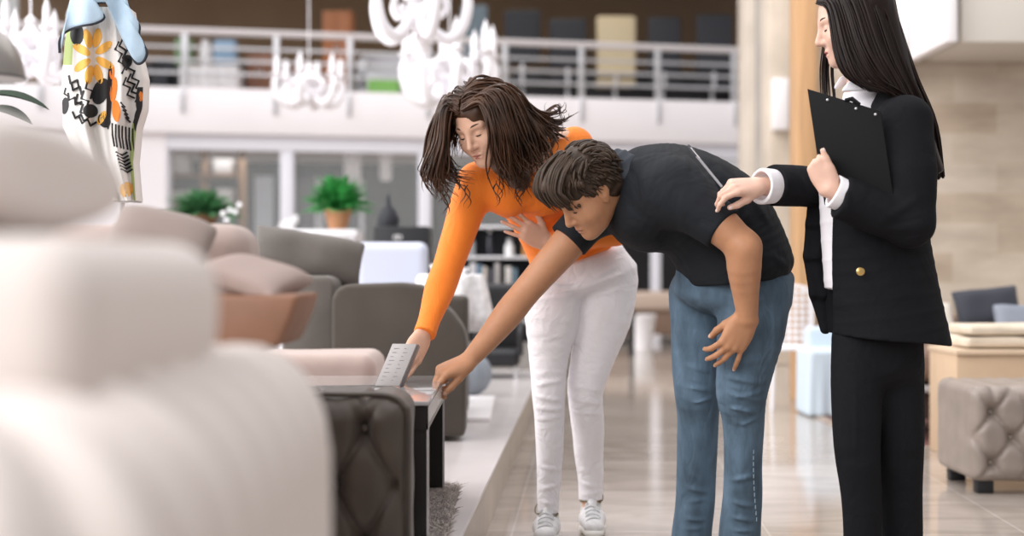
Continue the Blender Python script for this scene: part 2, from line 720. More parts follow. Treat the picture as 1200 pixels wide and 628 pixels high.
def trunk(S, rows, k=0.04, grow=0.0, cap=0.6, cuts=()):
    """rows: (px, py, Y, half width px across the axis in the picture plane, half depth m)."""
    c = np.array([P(a, b, y) for a, b, y, w, d in rows])
    ax = np.gradient(c, axis=0)
    us = np.array([unit(np.cross(unit(x), V(0, 1, 0))) for x in ax])
    rs = np.array([(w / F * y + grow, d + grow) for a, b, y, w, d in rows])
    S.tubes(c, us, rs, k, cap, 4, cuts)
    return c


def creases(rows, gain=1.15):
    """rows: (px, py, Y, px2, py2, Y2, amplitude m, width m): soft folds raised on a cloth along short lines."""
    segs = [(P(a, b, c), P(d, e, f), am, wd) for a, b, c, d, e, f, am, wd in rows]

    def disp(Q):
        o = np.zeros(len(Q))
        for a, b, am, wd in segs:
            ba = b - a
            t = np.clip(((Q - a) @ ba) / (ba @ ba), 0, 1)
            e = Q - a - t[:, None] * ba
            e[:, 1] *= 0.45
            wd = max(wd, 0.0085)
            o -= gain * am * (np.exp(-(e ** 2).sum(1) / (wd * wd)) - 0.35 * np.exp(-(e ** 2).sum(1) / (6 * wd * wd))) * np.sin(np.pi * np.clip(t * 0.9 + 0.05, 0, 1))
        return o
    return disp


def shoe(parent, ankle, toe_dir, mU, mS, mL, L=0.25, z0=0.0):
    """A laced sneaker: upper, sole and laces as meshes of the person."""
    t = unit(V(toe_dir[0], toe_dir[1], 0))
    s = np.cross(V(0, 0, 1), t)
    R = np.array([t, s, V(0, 0, 1)])
    o = V(ankle[0], ankle[1], z0) - t * 0.0
    q = lambda a, b, c: o + a * t + b * s + c * V(0, 0, 1)
    S = SDF()
    S.tube(q(-0.045, 0, 0.05), q(0.06, 0, 0.05), s, (0.034, 0.034), (0.041, 0.033), 0.03, 1.0)
    S.tube(q(0.05, 0, 0.045), q(0.15, 0, 0.036), s, (0.042, 0.032), (0.036, 0.022), 0.03, 1.2)
    S.tube(q(-0.012, 0, 0.06), q(-0.008, 0, 0.098), s, (0.034, 0.044), (0.036, 0.046), 0.02, 0.3)
    S.ell(q(-0.008, 0, 0.115), (0.036, 0.029, 0.024), R, 0.006, 's')
    S.rc(q(0.055, 0, 0.085), q(0.035, 0, 0.122), 0.017, 0.016, 0.01)
    S.cut(q(0, 0, 0.018), (0, 0, -1))
    S.obj('shoe_upper', mU, 0.0035, parent)
    S = SDF()
    S.tube(q(-0.045, 0, 0.016), q(0.06, 0, 0.016), s, (0.036, 0.02), (0.044, 0.02), 0.02, 1.9)
    S.tube(q(0.06, 0, 0.016), q(0.150, 0, 0.016), s, (0.044, 0.02), (0.036, 0.02), 0.02, 1.9)
    S.cut(q(0, 0, 0.001), (0, 0, -1))
    S.cut(q(0, 0, 0.028), (0, 0, 1))
    S.obj('shoe_sole', mS, 0.004, parent)
    m = MB()
    for i in range(5):
        a = 0.05 + 0.02 * i
        z = 0.099 - 0.0105 * i
        m.tube([q(a, 0.026 * math.cos(x) * 1.0, z - 0.012 + 0.016 * math.sin(x) + 0.004) + t * (0.008 if i % 2 else -0.008) * math.cos(x) for x in np.linspace(0.1, 3.04, 8)], 0.0028, 6)
    m.build('shoelace', mL, parent)


# ---- the woman in orange -------------------------------------------------------------------
def woman_orange():
    S = SDF()
    hd = Head(P(565, 147, 4.50), (-0.47, -0.74, -0.48), (-0.36, -0.30, 0.88), 0.97)
    hd.add(S)
    S.rc(hd.p(-0.03, 0, -0.05), P(612, 176, 4.70), 0.050, 0.056, 0.03)
    S.rc(P(612, 176, 4.70), P(622, 200, 4.74), 0.056, 0.09, 0.04)
    tr = [(680, 320, 4.92, 56, 0.115), (664, 285, 4.89, 44, 0.09), (642, 240, 4.82, 48, 0.095), (624, 202, 4.75, 55, 0.095)]
    trunk(S, tr, 0.05)
    S.rc(P(563, 212, 4.68), P(622, 190, 4.72), 0.050, 0.075, 0.04)
    S.rc(P(672, 166, 4.78), P(622, 190, 4.72), 0.050, 0.075, 0.04)
    # legs under the jeans and the bare ankles
    limb(S, [(650, 340, 4.88, 56), (643, 465, 4.83, 32), (643, 530, 4.87, 25), (642, 560, 4.88, 21), (641, 600, 4.90, 19), (641, 616, 4.90, 19)], 0.03)
    limb(S, [(710, 335, 4.92, 56), (687, 462, 4.91, 34), (690, 530, 5.01, 26), (692, 560, 5.04, 22), (692, 588, 5.06, 20), (692, 605, 5.06, 20)], 0.03)
    # right arm
    sh, el, wr = P(557, 216, 4.68), P(527, 306, 4.58), P(495, 394, 4.40)
    S.chain([sh, el, wr], [0.045, 0.034, 0.023], 0.02)
    S.rc(el, el + (wr - el) * 0.35, 0.034, 0.036, 0.01)
    nails = []
    hdir = unit(P(476, 432, 4.31) - wr)
    hand(S, wr, hdir, (0.70, -0.60, 0.30), +1, 0.95, [(14, 14, 8), (20, 16, 10), (26, 18, 10), (30, 20, 12)],
         (1, 0, -1, -3), (0.88, 0.30, -0.40), 0.25, nails)
    # left arm, folded to the stomach behind the man's head
    sh2, el2, wr2 = P(676, 176, 4.78), P(722, 272, 4.78), P(640, 284, 4.70)
    S.chain([sh2, el2, wr2], [0.045, 0.034, 0.023], 0.02)
    hand(S, wr2, P(604, 262, 4.655) - wr2, (-0.1, -0.95, 0.15), -1, 0.93, [(8, 10, 8), (10, 12, 8), (14, 16, 10), (18, 20, 12)],
         (11, 4, -4, -12), (0.70, 0.70, 0.05), 0.15, nails)
    body = S.obj('person', SKIN_F, 0.003)
    tag(body, 'person in orange sweater and white jeans bending down with long wavy brown hair', 'person')
    nail_obj(nails, body)
    hd.features(body, mat('brow_brown', (0.10, 0.055, 0.035), 0.7))

    # sweater
    S = SDF()
    tr = [(672, 303, 4.90, 53, 0.128), (660, 280, 4.885, 47, 0.112), (642, 240, 4.82, 50, 0.115), (624, 202, 4.75, 58, 0.115)]
    trunk(S, tr, 0.05, 0.0, 0.5, [(P(672, 306, 4.9), P(681, 330, 4.9) - P(668, 290, 4.9))])
    S.rc(P(563, 214, 4.68), P(622, 192, 4.72), 0.060, 0.088, 0.04)
    S.rc(P(674, 168, 4.78), P(622, 192, 4.72), 0.056, 0.085, 0.04)
    S.ell(P(594, 228, 4.66), (0.072, 0.062, 0.072), None, 0.05)
    S.ell(P(640, 226, 4.68), (0.072, 0.062, 0.072), None, 0.05)
    S.chain([P(674, 176, 4.78), P(678, 184, 4.78), P(722, 272, 4.78), P(648, 284, 4.71)], [0.058, 0.060, 0.046, 0.034], 0.03)
    # neckline: a wide scoop round the neck down to the chest
    S.tube(P(600, 150, 4.66), P(640, 204, 4.56), (1, 0, 0.6), (0.075, 0.06), (0.055, 0.06), 0.008, 0.6, 's')
    S.tube(P(640, 150, 4.58), P(625, 196, 4.52), (1, 0, 0.3), (0.04, 0.11), (0.035, 0.09), 0.008, 0.6, 's')
    S.rc(P(612, 140, 4.66), P(652, 146, 4.72), 0.062, 0.050, 0.008, 's')
    arm = P(495, 394, 4.40) - P(515, 340, 4.51)
    S.chain([P(559, 214, 4.68), P(549, 240, 4.655), P(527, 306, 4.58), P(515, 340, 4.51), P(500, 384, 4.42)], [0.066, 0.061, 0.050, 0.048, 0.031], 0.03, (), 3)
    S.chain([P(503, 376, 4.435), P(496, 396, 4.395)], [0.033, 0.036], 0.004, [(P(497, 392, 4.405), arm)])
    dsp = creases([(600, 262, 4.75, 640, 280, 4.76, 0.005, 0.012), (612, 280, 4.78, 660, 290, 4.78, 0.005, 0.01), (575, 236, 4.62, 610, 270, 4.72, 0.004, 0.012),
                   (538, 262, 4.55, 560, 275, 4.55, 0.003, 0.01), (512, 305, 4.5, 540, 315, 4.5, 0.003, 0.008), (510, 322, 4.48, 532, 328, 4.46, 0.003, 0.008)])
    knit = mat('orange_knit', (0.95, 0.235, 0.02), 0.75, bump=0.35, bscale=420, sheen=0.1, stretch=(1, 1, 0.4), fold=(14, 0.010))
    S.obj('sweater', knit, 0.004, body, lambda Q: dsp(Q) + 0.0012 * wob(Q, 60, 5), smooth_iter=1)

    # white jeans
    S = SDF()
    S.tube(P(684, 326, 4.92), P(678, 304, 4.91), (1, 0, 0.15), (0.186, 0.135), (0.160, 0.120), 0.05, 0.4)
    limb(S, [(649, 335, 4.89, 68), (647, 372, 4.86, 64), (643, 420, 4.84, 46), (643, 462, 4.83, 39), (644, 500, 4.85, 34), (644, 530, 4.87, 32), (643, 570, 4.89, 27), (642, 598, 4.90, 25), (642, 606, 4.90, 25)], 0.02, cuts=[(P(642, 600, 4.9), (0, 0, -1))])
    limb(S, [(713, 330, 4.92, 70), (708, 372, 4.91, 64), (694, 420, 4.90, 51), (686, 460, 4.90, 42), (689, 500, 4.96, 38), (690, 530, 5.01, 34), (692, 560, 5.04, 30), (692, 583, 5.06, 28), (692, 592, 5.06, 28)], 0.02, cuts=[(P(692, 585, 5.06), (0, 0, -1))])
    A = 0.005
    dsp = creases([
        (624, 452, 4.78, 662, 445, 4.78, A, .006), (624, 464, 4.78, 660, 470, 4.78, A, .006), (626, 478, 4.79, 660, 480, 4.79, A, .006), (626, 438, 4.79, 664, 436, 4.79, A * .7, .006),
        (626, 492, 4.8, 660, 488, 4.8, A * .7, .006), (628, 545, 4.84, 658, 552, 4.84, A * .6, .006), (630, 575, 4.85, 656, 568, 4.85, A, .006), (630, 588, 4.85, 656, 592, 4.85, A, .005),
        (668, 452, 4.85, 706, 458, 4.85, A, .006), (668, 466, 4.86, 706, 474, 4.86, A, .006), (672, 482, 4.88, 706, 486, 4.88, A * .8, .006), (676, 552, 5.0, 708, 545, 5.0, A * .8, .006),
        (678, 566, 5.0, 706, 572, 5.0, A, .005), (680, 580, 5.02, 706, 576, 5.02, A * .7, .005),
        (680, 340, 4.80, 738, 318, 4.80, A, .008), (684, 352, 4.80, 742, 334, 4.80, A, .008), (668, 336, 4.79, 622, 322, 4.79, A, .008), (672, 346, 4.79, 620, 352, 4.79, A * .8, .008),
        (690, 330, 4.8, 735, 304, 4.8, A * .8, .007), (630, 400, 4.76, 668, 392, 4.76, A * .6, .007)], 1.4)
    wj = mat('white_denim', (0.89, 0.86, 0.885), 0.8, bump=0.12, bscale=500, fold=(16, 0.012))
    S.obj('jeans', wj, 0.0035, body, lambda Q: dsp(Q) + 0.001 * wob(Q, 70, 5), smooth_iter=0)
    # anklets, shoes
    for (px, py, Y, r) in ((642, 602, 4.90, 0.034), (692, 587, 5.06, 0.036)):
        m = MB()
        c = P(px, py, Y)
        m.tube([c + V(r * math.cos(a), r * math.sin(a), 0.004 * math.sin(2 * a)) for a in np.linspace(0, 6.28, 20)[:-1]], 0.0035, 6, closed=True)
        for sx in (-1, 1):
            m.tube([c + V(0.036 * (1 if px > 660 else -1), -0.004, 0.0) + V(sx * 0.012 * math.sin(a) * (1 - 0.2 * a), 0, 0.017 * (1 - math.cos(a))) for a in np.linspace(0, 3.6, 8)], 0.0022, 5)
        m.build('anklet', mat('olive_cord', (0.20, 0.16, 0.08), 0.8), body)
    su = mat('sneaker_white', (0.74, 0.73, 0.73), 0.6, bump=0.25, bscale=160, var=0.12, vscale=70)
    so = mat('sneaker_sole', (0.78, 0.76, 0.72), 0.6)
    sl = mat('sneaker_lace', (0.62, 0.63, 0.64), 0.8)
    shoe(body, P(642, 612, 4.92), (-0.10, -1), su, so, sl)
    shoe(body, P(693, 602, 5.07), (0.0, -1), su, so, sl)

    # hair
    hb = mat('hair_brown', (0.058, 0.0255, 0.0125), 0.40, var=0.6, vscale=13, spec=0.4)
    S = SDF()
    cr = hd.p(-0.022, 0, 0.042)
    S.ell(cr, np.array((0.106, 0.086, 0.092)) * 0.99, hd.R, 0.02)
    S.rc(hd.p(-0.06, -0.03, 0.03), P(598, 178, 4.60), 0.075, 0.055, 0.03)
    S.rc(P(592, 165, 4.58), P(606, 208, 4.52), 0.05, 0.034, 0.03)
    S.rc(hd.p(0.0, 0.075, 0.02), P(590, 190, 4.47), 0.034, 0.036, 0.03)
    S.rc(P(590, 190, 4.47), P(612, 212, 4.50), 0.036, 0.028, 0.03)
    S.ell(hd.p(0.10, -0.012, -0.03), (0.062, 0.052, 0.10), hd.R, 0.012, 's')
    hair = S.obj('hair', hb, 0.005, body, lambda Q: 0.003 * wob(Q, 120, 6))
    # locks: guide lines from the parting outwards, each (picture column, row, distance)
    part0, part1 = hd.p(0.083, -0.004, 0.085), hd.p(-0.08, 0.005, 0.105)
    g_left = [   # the side towards the wall of glass: hair falling in front of the right cheek
        [hd.p(0.075, -0.012, 0.090), P(524, 128, 4.42), P(517, 165, 4.42), P(512, 200, 4.44), P(520, 232, 4.46)],
        [hd.p(0.06, -0.03, 0.104), P(520, 122, 4.45), P(509, 165, 4.46), P(505, 200, 4.48), P(514, 222, 4.50)],
        [hd.p(0.04, -0.05, 0.104), P(525, 116, 4.50), P(508, 160, 4.52), P(508, 195, 4.53), P(526, 214, 4.52)],
        [hd.p(0.00, -0.06, 0.10), P(530, 115, 4.56), P(516, 165, 4.58), P(522, 200, 4.58), P(545, 210, 4.55)],
        [hd.p(0.00, -0.085, 0.03), P(528, 160, 4.58), P(526, 190, 4.57), P(535, 205, 4.55), P(550, 210, 4.54)],
    ]
    g_right = [  # the side towards the man: over the left cheek and down to the chest
        [hd.p(0.082, 0.006, 0.088), P(562, 118, 4.375), P(577, 152, 4.36), P(583, 190, 4.40), P(592, 222, 4.46)],
        [hd.p(0.07, 0.02, 0.102), P(574, 112, 4.39), P(588, 150, 4.385), P(598, 190, 4.42), P(612, 220, 4.48)],
        [hd.p(0.05, 0.035, 0.11), P(585, 108, 4.42), P(603, 148, 4.44), P(614, 185, 4.47), P(622, 214, 4.53)],
        [hd.p(0.02, 0.045, 0.115), P(592, 106, 4.45), P(615, 145, 4.50), P(628, 178, 4.54), P(628, 205, 4.56)],
        [hd.p(-0.03, 0.04, 0.118), P(596, 108, 4.50), P(622, 140, 4.56), P(640, 165, 4.60), P(636, 192, 4.60)],
        [hd.p(-0.05, 0.02, 0.12), P(598, 112, 4.56), P(626, 135, 4.62), P(648, 140, 4.64), P(660, 128, 4.66)],
        [hd.p(-0.08, 0.0, 0.10), P(600, 120, 4.62), P(625, 145, 4.68), P(645, 160, 4.70), P(650, 178, 4.68)],
    ]
    g_crown = [
        [hd.p(0.085, -0.006, 0.075), hd.p(0.080, -0.030, 0.088), hd.p(0.060, -0.062, 0.070), hd.p(0.040, -0.088, 0.03), P(517, 178, 4.46)],
        [hd.p(0.060, -0.004, 0.108), hd.p(0.045, -0.040, 0.115), hd.p(0.020, -0.076, 0.088), hd.p(0.005, -0.096, 0.03), P(518, 180, 4.54)],
        [hd.p(0.030, 0.000, 0.128), hd.p(0.010, -0.040, 0.124), hd.p(-0.015, -0.078, 0.095), hd.p(-0.03, -0.096, 0.03), P(530, 185, 4.58)],
        [hd.p(0.000, 0.004, 0.136), hd.p(-0.030, -0.035, 0.128), hd.p(-0.060, -0.068, 0.095), hd.p(-0.08, -0.075, 0.03), P(560, 175, 4.62)],
        [hd.p(0.000, 0.006, 0.137), hd.p(-0.050, 0.004, 0.128), hd.p(-0.095, 0.005, 0.095), hd.p(-0.125, 0.0, 0.03), P(612, 165, 4.70)],
        [hd.p(0.010, 0.006, 0.136), hd.p(-0.035, 0.040, 0.128), hd.p(-0.075, 0.060, 0.095), hd.p(-0.09, 0.075, 0.03), P(622, 160, 4.62)],
        [hd.p(0.030, 0.006, 0.130), hd.p(0.005, 0.045, 0.126), hd.p(-0.025, 0.080, 0.090), hd.p(-0.03, 0.100, 0.03), P(618, 165, 4.52)],
        [hd.p(0.060, 0.004, 0.110), hd.p(0.045, 0.040, 0.112), hd.p(0.025, 0.078, 0.080), hd.p(0.02, 0.098, 0.03), P(602, 168, 4.42)],
    ]
    paths, rad = [], []
    for G, N, ph in ((g_left, 170, 0.0), (g_right, 300, 2.0), (g_crown, 250, 1.0)):
        G = [np.array(g) for g in G]
        for i in range(N):
            a = RNG.uniform(0, len(G) - 1.001)
            j = int(a)
            w = a - j
            g = G[j] * (1 - w) + G[j + 1] * w
            tip = RNG.normal(0, 0.022, 3) * V(1, 0.6, 1)
            jit = RNG.normal(0, 0.006, 3)
            g = g + np.linspace(0, 1, 5)[:, None] ** 1.3 * tip + np.array([0.3, 1, 1, 1, 1])[:, None] * jit
            g[-1] = g[-2] + (g[-1] - g[-2]) * RNG.uniform(0.3, 1.15)
            c = catmull(g, 22)
            t = np.linspace(0, 1, 22)
            amp = 0.012 * np.clip(t - 0.25, 0, 1) * 1.5
            fr = RNG.uniform(9, 13)
            p0 = RNG.uniform(0, 6.28) * 0.5 + ph
            c[:, 0] += amp * np.sin(fr * t + p0)
            c[:, 1] += amp * np.cos(fr * t + p0)
            paths.append(c)
            rad.append(RNG.uniform(0.0028, 0.0066))
    # loose curls at the ends
    for (a, b, Y) in ((522, 232, 4.46), (545, 222, 4.5), (660, 128, 4.66), (606, 220, 4.48), (583, 218, 4.45), (516, 218, 4.47)):
        for k in range(3):
            o = P(a, b, Y) + RNG.normal(0, 0.006, 3)
            t = np.linspace(0, 1, 20)
            sgn = -1 if a < 600 else 1
            if a == 660:
                c = o + np.stack([-0.06 + 0.075 * t + 0.012 * np.sin(5 * t), 0 * t, -0.02 + 0.03 * np.sin(3.6 * t + 0.3)], 1)
            else:
                c = o + np.stack([0.010 * np.sin(6.5 * t + k) * sgn, 0.008 * np.cos(6 * t + k), 0.02 - 0.075 * t], 1)
            paths.append(c)
            rad.append(0.0028)
    strands('hair_locks', paths, rad, hb, hair)
    return body


# ---- the man -------------------------------------------------------------------------------
def man():
    S = SDF()
    hd = Head(P(688, 226, 4.33), (-0.70, -0.30, -0.66), (-0.52, -0.36, 0.73), 1.02)
    hd.add(S, False, 1.1)
    S.rc(hd.p(-0.035, 0, -0.045), P(738, 212, 4.42), 0.058, 0.066, 0.03)
    tr = [(862, 312, 4.46, 52, 0.15), (842, 268, 4.45, 54, 0.155), (805, 234, 4.43, 52, 0.165), (765, 220, 4.42, 46, 0.165)]
    trunk(S, tr, 0.05)
    S.rc(P(792, 226, 4.24), P(752, 216, 4.42), 0.062, 0.08, 0.05)
    S.rc(P(704, 246, 4.56), P(752, 216, 4.42), 0.055, 0.08, 0.05)
    limb(S, [(885, 335, 4.40, 58), (871, 470, 4.40, 38), (870, 560, 4.44, 26), (867, 640, 4.47, 24)], 0.03)
    limb(S, [(820, 335, 4.57, 56), (817, 470, 4.58, 36), (815, 560, 4.61, 26), (811, 640, 4.63, 24)], 0.03)
    nails = []
    # far arm reaching down to the table corner
    sh, el, wr = P(702, 244, 4.57), P(618, 340, 4.53), P(549, 423, 4.42)
    S.chain([sh, P(664, 287, 4.55), el, P(597, 366, 4.50), P(572, 397, 4.46), wr], [0.060, 0.056, 0.046, 0.047, 0.037, 0.028], 0.02, (), 3)
    hand(S, wr, P(503, 442, 4.36) - wr, (-0.22, -0.45, 0.86), +1, 1.10, [(34, 66, 38), (46, 70, 42), (54, 74, 42), (60, 74, 42)],
         (0, -1, -2, -4), (0.88, 0.26, -0.40), 0.18, nails)
    # near arm resting on the thigh
    sh, el, wr = P(798, 228, 4.24), P(872, 290, 4.15), P(876, 372, 4.215)
    S.chain([sh, P(846, 266, 4.17), el], [0.062, 0.057, 0.047], 0.02)
    S.chain([el, P(872, 312, 4.165), P(874, 345, 4.195), wr], [0.050, 0.051, 0.039, 0.031], 0.02, (), 3)
    hand(S, wr, P(855, 410, 4.245) - wr, (0.12, -0.97, 0.15), -1, 1.13, [(30, 26, 14), (24, 22, 12), (18, 18, 10), (8, 14, 8)],
         (20, 16, 10, -12), (0.78, 0.42, -0.46), 0.20, nails)
    body = S.obj('person', SKIN_M, 0.003)
    tag(body, 'person in black polo shirt and blue jeans stooping to grip the table corner', 'person')
    nail_obj(nails, body, mat('nail_tan', (0.62, 0.38, 0.28), 0.35))
    hbm = mat('hair_short_brown', (0.052, 0.033, 0.022), 0.5, var=0.35, vscale=25, spec=0.32)
    hd.features(body, hbm, mat('lip_man', (0.42, 0.19, 0.14), 0.5), 0.0026)

    # polo shirt
    S = SDF()
    tr = [(866, 322, 4.46, 66, 0.195), (852, 285, 4.46, 66, 0.19), (834, 256, 4.45, 66, 0.19), (800, 234, 4.43, 62, 0.20), (765, 221, 4.42, 55, 0.195), (748, 216, 4.42, 42, 0.15)]
    trunk(S, tr, 0.05, 0.0, 0.5, [(P(864, 331, 4.46), unit((0.08, 0, -1)))])
    S.ell(P(748, 258, 4.42), (0.10, 0.16, 0.085), np.array([unit((1, 0, -0.75)), V(0, 1, 0), unit((0.75, 0, 1))]), 0.06)
    S.rc(P(786, 222, 4.26), P(752, 216, 4.42), 0.088, 0.095, 0.06)
    S.rc(P(704, 244, 4.56), P(752, 220, 4.42), 0.070, 0.095, 0.06)
    S.chain([P(790, 226, 4.25), P(815, 242, 4.21), P(850, 270, 4.175), P(873, 290, 4.15)], [0.088, 0.082, 0.070, 0.066], 0.04, [(P(849, 268, 4.165), P(873, 290, 4.14) - P(798, 228, 4.24))])
    S.chain([P(704, 244, 4.56), P(684, 262, 4.56), P(650, 300, 4.55)], [0.072, 0.069, 0.067], 0.04, [(P(665, 282, 4.555), P(618, 340, 4.53) - P(702, 244, 4.57))])
    S.rc(hd.p(-0.01, 0, 0.0), P(733, 211, 4.42), 0.09, 0.066, 0.008, 's')
    A = 0.006
    dsp = creases([(815, 262, 4.25, 862, 322, 4.25, A, .016), (880, 262, 4.22, 905, 312, 4.26, A, .016), (790, 300, 4.25, 850, 318, 4.24, A, .014), (835, 285, 4.23, 890, 325, 4.23, A, .014),
                   (770, 270, 4.23, 815, 312, 4.24, A, .015), (795, 180, 4.3, 830, 215, 4.16, A, .014), (815, 185, 4.3, 845, 225, 4.16, A, .014), (770, 185, 4.3, 790, 215, 4.16, A * .7, .012),
                   (815, 255, 4.1, 835, 275, 4.1, A * .6, .010), (860, 230, 4.25, 900, 280, 4.24, A * .8, .016), (905, 300, 4.3, 925, 318, 4.35, A, .012), (740, 300, 4.28, 790, 325, 4.28, A, .014),
                   (742, 185, 4.3, 752, 235, 4.28, A, .010), (835, 200, 4.2, 880, 250, 4.2, A, .012), (800, 300, 4.24, 862, 304, 4.22, A, .012), (845, 190, 4.35, 905, 262, 4.3, A, .014)], 1.7)
    polo = mat('black_pique', (0.0125, 0.0145, 0.018), 0.8, bump=0.25, bscale=450, spec=0.25, fold=(5, 0.026))
    shirt = S.obj('polo_shirt', polo, 0.005, body, lambda Q: dsp(Q) + 0.002 * wob(Q, 28, 6), smooth_iter=0)
    # collar: a stand-up band folded over round the neck
    n0, n1 = hd.p(-0.045, 0, -0.055), P(745, 212, 4.42)
    ax = unit(n1 - n0)
    cc = n0 + (n1 - n0) * 0.50
    u = unit(np.cross(ax, V(0, 1, 0)))
    w = np.cross(ax, u)
    S = SDF()
    ring = lambda a, r, o: cc + ax * o + r * (math.cos(a) * u + math.sin(a) * w)
    for i in range(20):
        a0, a1 = 6.2832 * i / 20, 6.2832 * (i + 1) / 20
        for (r, o, th) in [(float(np.interp(t, [0, .25, .6, 1], [0.088, 0.097, 0.107, 0.113])), float(np.interp(t, [0, .25, .6, 1], [-0.026, -0.018, 0.004, 0.036])), 0.0062) for t in np.linspace(0, 1, 11)]:
            S.rc(ring(a0, r, o), ring(a1, r, o), th, th, 0.008)
    S.obj('collar', mat('polo_collar', (0.030, 0.036, 0.046), 0.8, bump=0.2, bscale=400), 0.004, shirt)

    # jeans
    S = SDF()
    S.tube(P(858, 346, 4.48), P(862, 318, 4.47), (1, 0, 0.05), (0.188, 0.165), (0.184, 0.16), 0.05, 0.4)
    limb(S, [(884, 345, 4.40, 84), (880, 385, 4.38, 80), (874, 425, 4.38, 68), (869, 460, 4.38, 60), (871, 490, 4.40, 50), (871, 530, 4.42, 46), (870, 580, 4.45, 45), (867, 625, 4.47, 49), (866, 655, 4.47, 52)], 0.025, cuts=[(P(866, 645, 4.47), (0, 0, -1))])
    limb(S, [(822, 345, 4.56, 76), (820, 385, 4.56, 68), (818, 425, 4.56, 60), (817, 460, 4.56, 54), (818, 490, 4.58, 48), (817, 530, 4.60, 47), (815, 580, 4.62, 46), (811, 625, 4.63, 47), (810, 650, 4.63, 50)], 0.025, cuts=[(P(810, 641, 4.63), (0, 0, -1))])
    A = 0.008
    dsp = creases([
        (840, 440, 4.30, 898, 450, 4.30, A, .010), (842, 458, 4.30, 896, 472, 4.30, A, .010), (844, 476, 4.31, 894, 486, 4.31, A, .009), (846, 494, 4.32, 880, 500, 4.32, A * .7, .009),
        (850, 430, 4.3, 900, 418, 4.3, A * .6, .012), (850, 566, 4.37, 892, 556, 4.37, A * .8, .010), (848, 588, 4.38, 892, 596, 4.38, A, .010), (846, 606, 4.39, 892, 612, 4.39, A, .009), (846, 622, 4.39, 890, 624, 4.39, A, .008),
        (790, 452, 4.47, 840, 460, 4.47, A, .009), (792, 468, 4.47, 842, 480, 4.47, A, .009), (794, 486, 4.48, 840, 496, 4.48, A * .8, .009), (792, 425, 4.47, 838, 438, 4.47, A * .7, .01),
        (794, 570, 4.54, 836, 580, 4.54, A * .8, .010), (790, 592, 4.54, 836, 586, 4.54, A, .009), (790, 608, 4.55, 834, 612, 4.55, A, .008), (788, 622, 4.55, 832, 620, 4.55, A * .8, .008),
        (800, 350, 4.46, 850, 372, 4.42, A, .012), (795, 372, 4.46, 846, 392, 4.42, A, .012), (850, 345, 4.30, 905, 352, 4.28, A * .8, .012), (845, 400, 4.28, 842, 440, 4.29, A, .010), (905, 345, 4.3, 908, 420, 4.3, A * .5, .006),
        (842, 448, 4.3, 880, 462, 4.28, A, .007), (862, 466, 4.28, 898, 460, 4.3, A, .007), (846, 484, 4.3, 874, 478, 4.29, A, .007), (868, 500, 4.32, 892, 490, 4.32, A * .8, .007), (852, 545, 4.36, 872, 572, 4.35, A * .7, .008),
        (796, 440, 4.47, 826, 450, 4.46, A, .007), (806, 474, 4.47, 838, 468, 4.48, A, .007), (798, 500, 4.49, 830, 508, 4.49, A * .7, .007), (800, 548, 4.53, 822, 566, 4.53, A * .7, .008)], 1.5)
    den = mat('blue_denim', (0.085, 0.135, 0.188), 0.85, bump=0.2, bscale=420, var=0.38, vscale=12, stretch=(1.4, 1.4, 0.6), fold=(11, 0.012))
    jn = S.obj('jeans', den, 0.0036, body, lambda Q: dsp(Q) + 0.0018 * wob(Q, 45, 6), smooth_iter=0)
    m = MB()
    for k in range(16):
        a = 345 + k * 5.2
        m.tube([P(911 - (a - 345) * 0.055, a, 4.33), P(911 - (a + 3.4 - 345) * 0.055, a + 3.4, 4.33)], 0.0018, 5)
    for k in range(22):
        a = 455 + k * 7.2
        x = 889 - 6 * math.sin((a - 455) / 170 * 3.1)
        m.tube([P(x, a, 4.36), P(x, a + 4.6, 4.36)], 0.0018, 5)
    m.build('stitching', mat('pale_thread', (0.22, 0.30, 0.36), 0.8), jn)
    bs = mat('brown_shoe', (0.10, 0.06, 0.04), 0.5)
    shoe(body, P(869, 655, 4.53) , (-0.45, -0.9), bs, mat('tan_sole', (0.35, 0.28, 0.2), 0.7), bs)
    shoe(body, P(814, 648, 4.74), (-0.30, -0.95), bs, MATS['tan_sole'], bs)

    # short hair
    S = SDF()
    S.ell(hd.p(-0.020, 0, 0.047), np.array((0.108, 0.086, 0.093)) * 1.04, hd.R, 0.02)
    S.ell(hd.p(-0.060, 0, -0.01), np.array((0.058, 0.077, 0.06)) * 1.04, hd.R, 0.03)
    S.ell(hd.p(0.052, 0, 0.098), np.array((0.062, 0.066, 0.040)) * 1.0, hd.R, 0.03)
    S.ell(hd.p(0.128, 0, 0.0), (0.062, 0.085, 0.062), hd.R, 0.012, 's')
    S.ell(hd.p(0.055, 0, -0.075), (0.07, 0.10, 0.085), hd.R, 0.012, 's')
    for s in (1, -1):
        S.ell(hd.p(-0.002, s * 0.088, -0.012), (0.026, 0.03, 0.033), hd.R, 0.006, 's')
        S.ell(hd.p(0.075, s * 0.085, 0.0), (0.045, 0.035, 0.045), hd.R, 0.01, 's')
    hair = S.obj('hair', hbm, 0.004, body, lambda Q: 0.0035 * wob(Q, 160, 6))
    paths, rad = [], []
    for i in range(420):
        th, ph = RNG.uniform(-1.35, 1.35), RNG.uniform(-0.5, 2.9)
        # roots on the cap: th across, ph from the brow over the crown to the nape
        def cap(a, t, lift):
            x, z = math.cos(a), math.sin(a)
            return hd.p(-0.018 + 0.108 * x * math.cos(t * 0.75) * (1 + lift), 0.086 * math.sin(t) * (1 + lift), 0.045 + 0.098 * z * math.cos(t * 0.8) * (1 + lift))
        a0 = ph
        if a0 < 0.55 and abs(th) > 0.75:
            continue
        if a0 > 2.3 and abs(th) > 1.0:
            continue
        ln = RNG.uniform(0.35, 0.75)
        sg = -1 if a0 < 1.7 else 1
        sw = RNG.normal(0.10, 0.12)
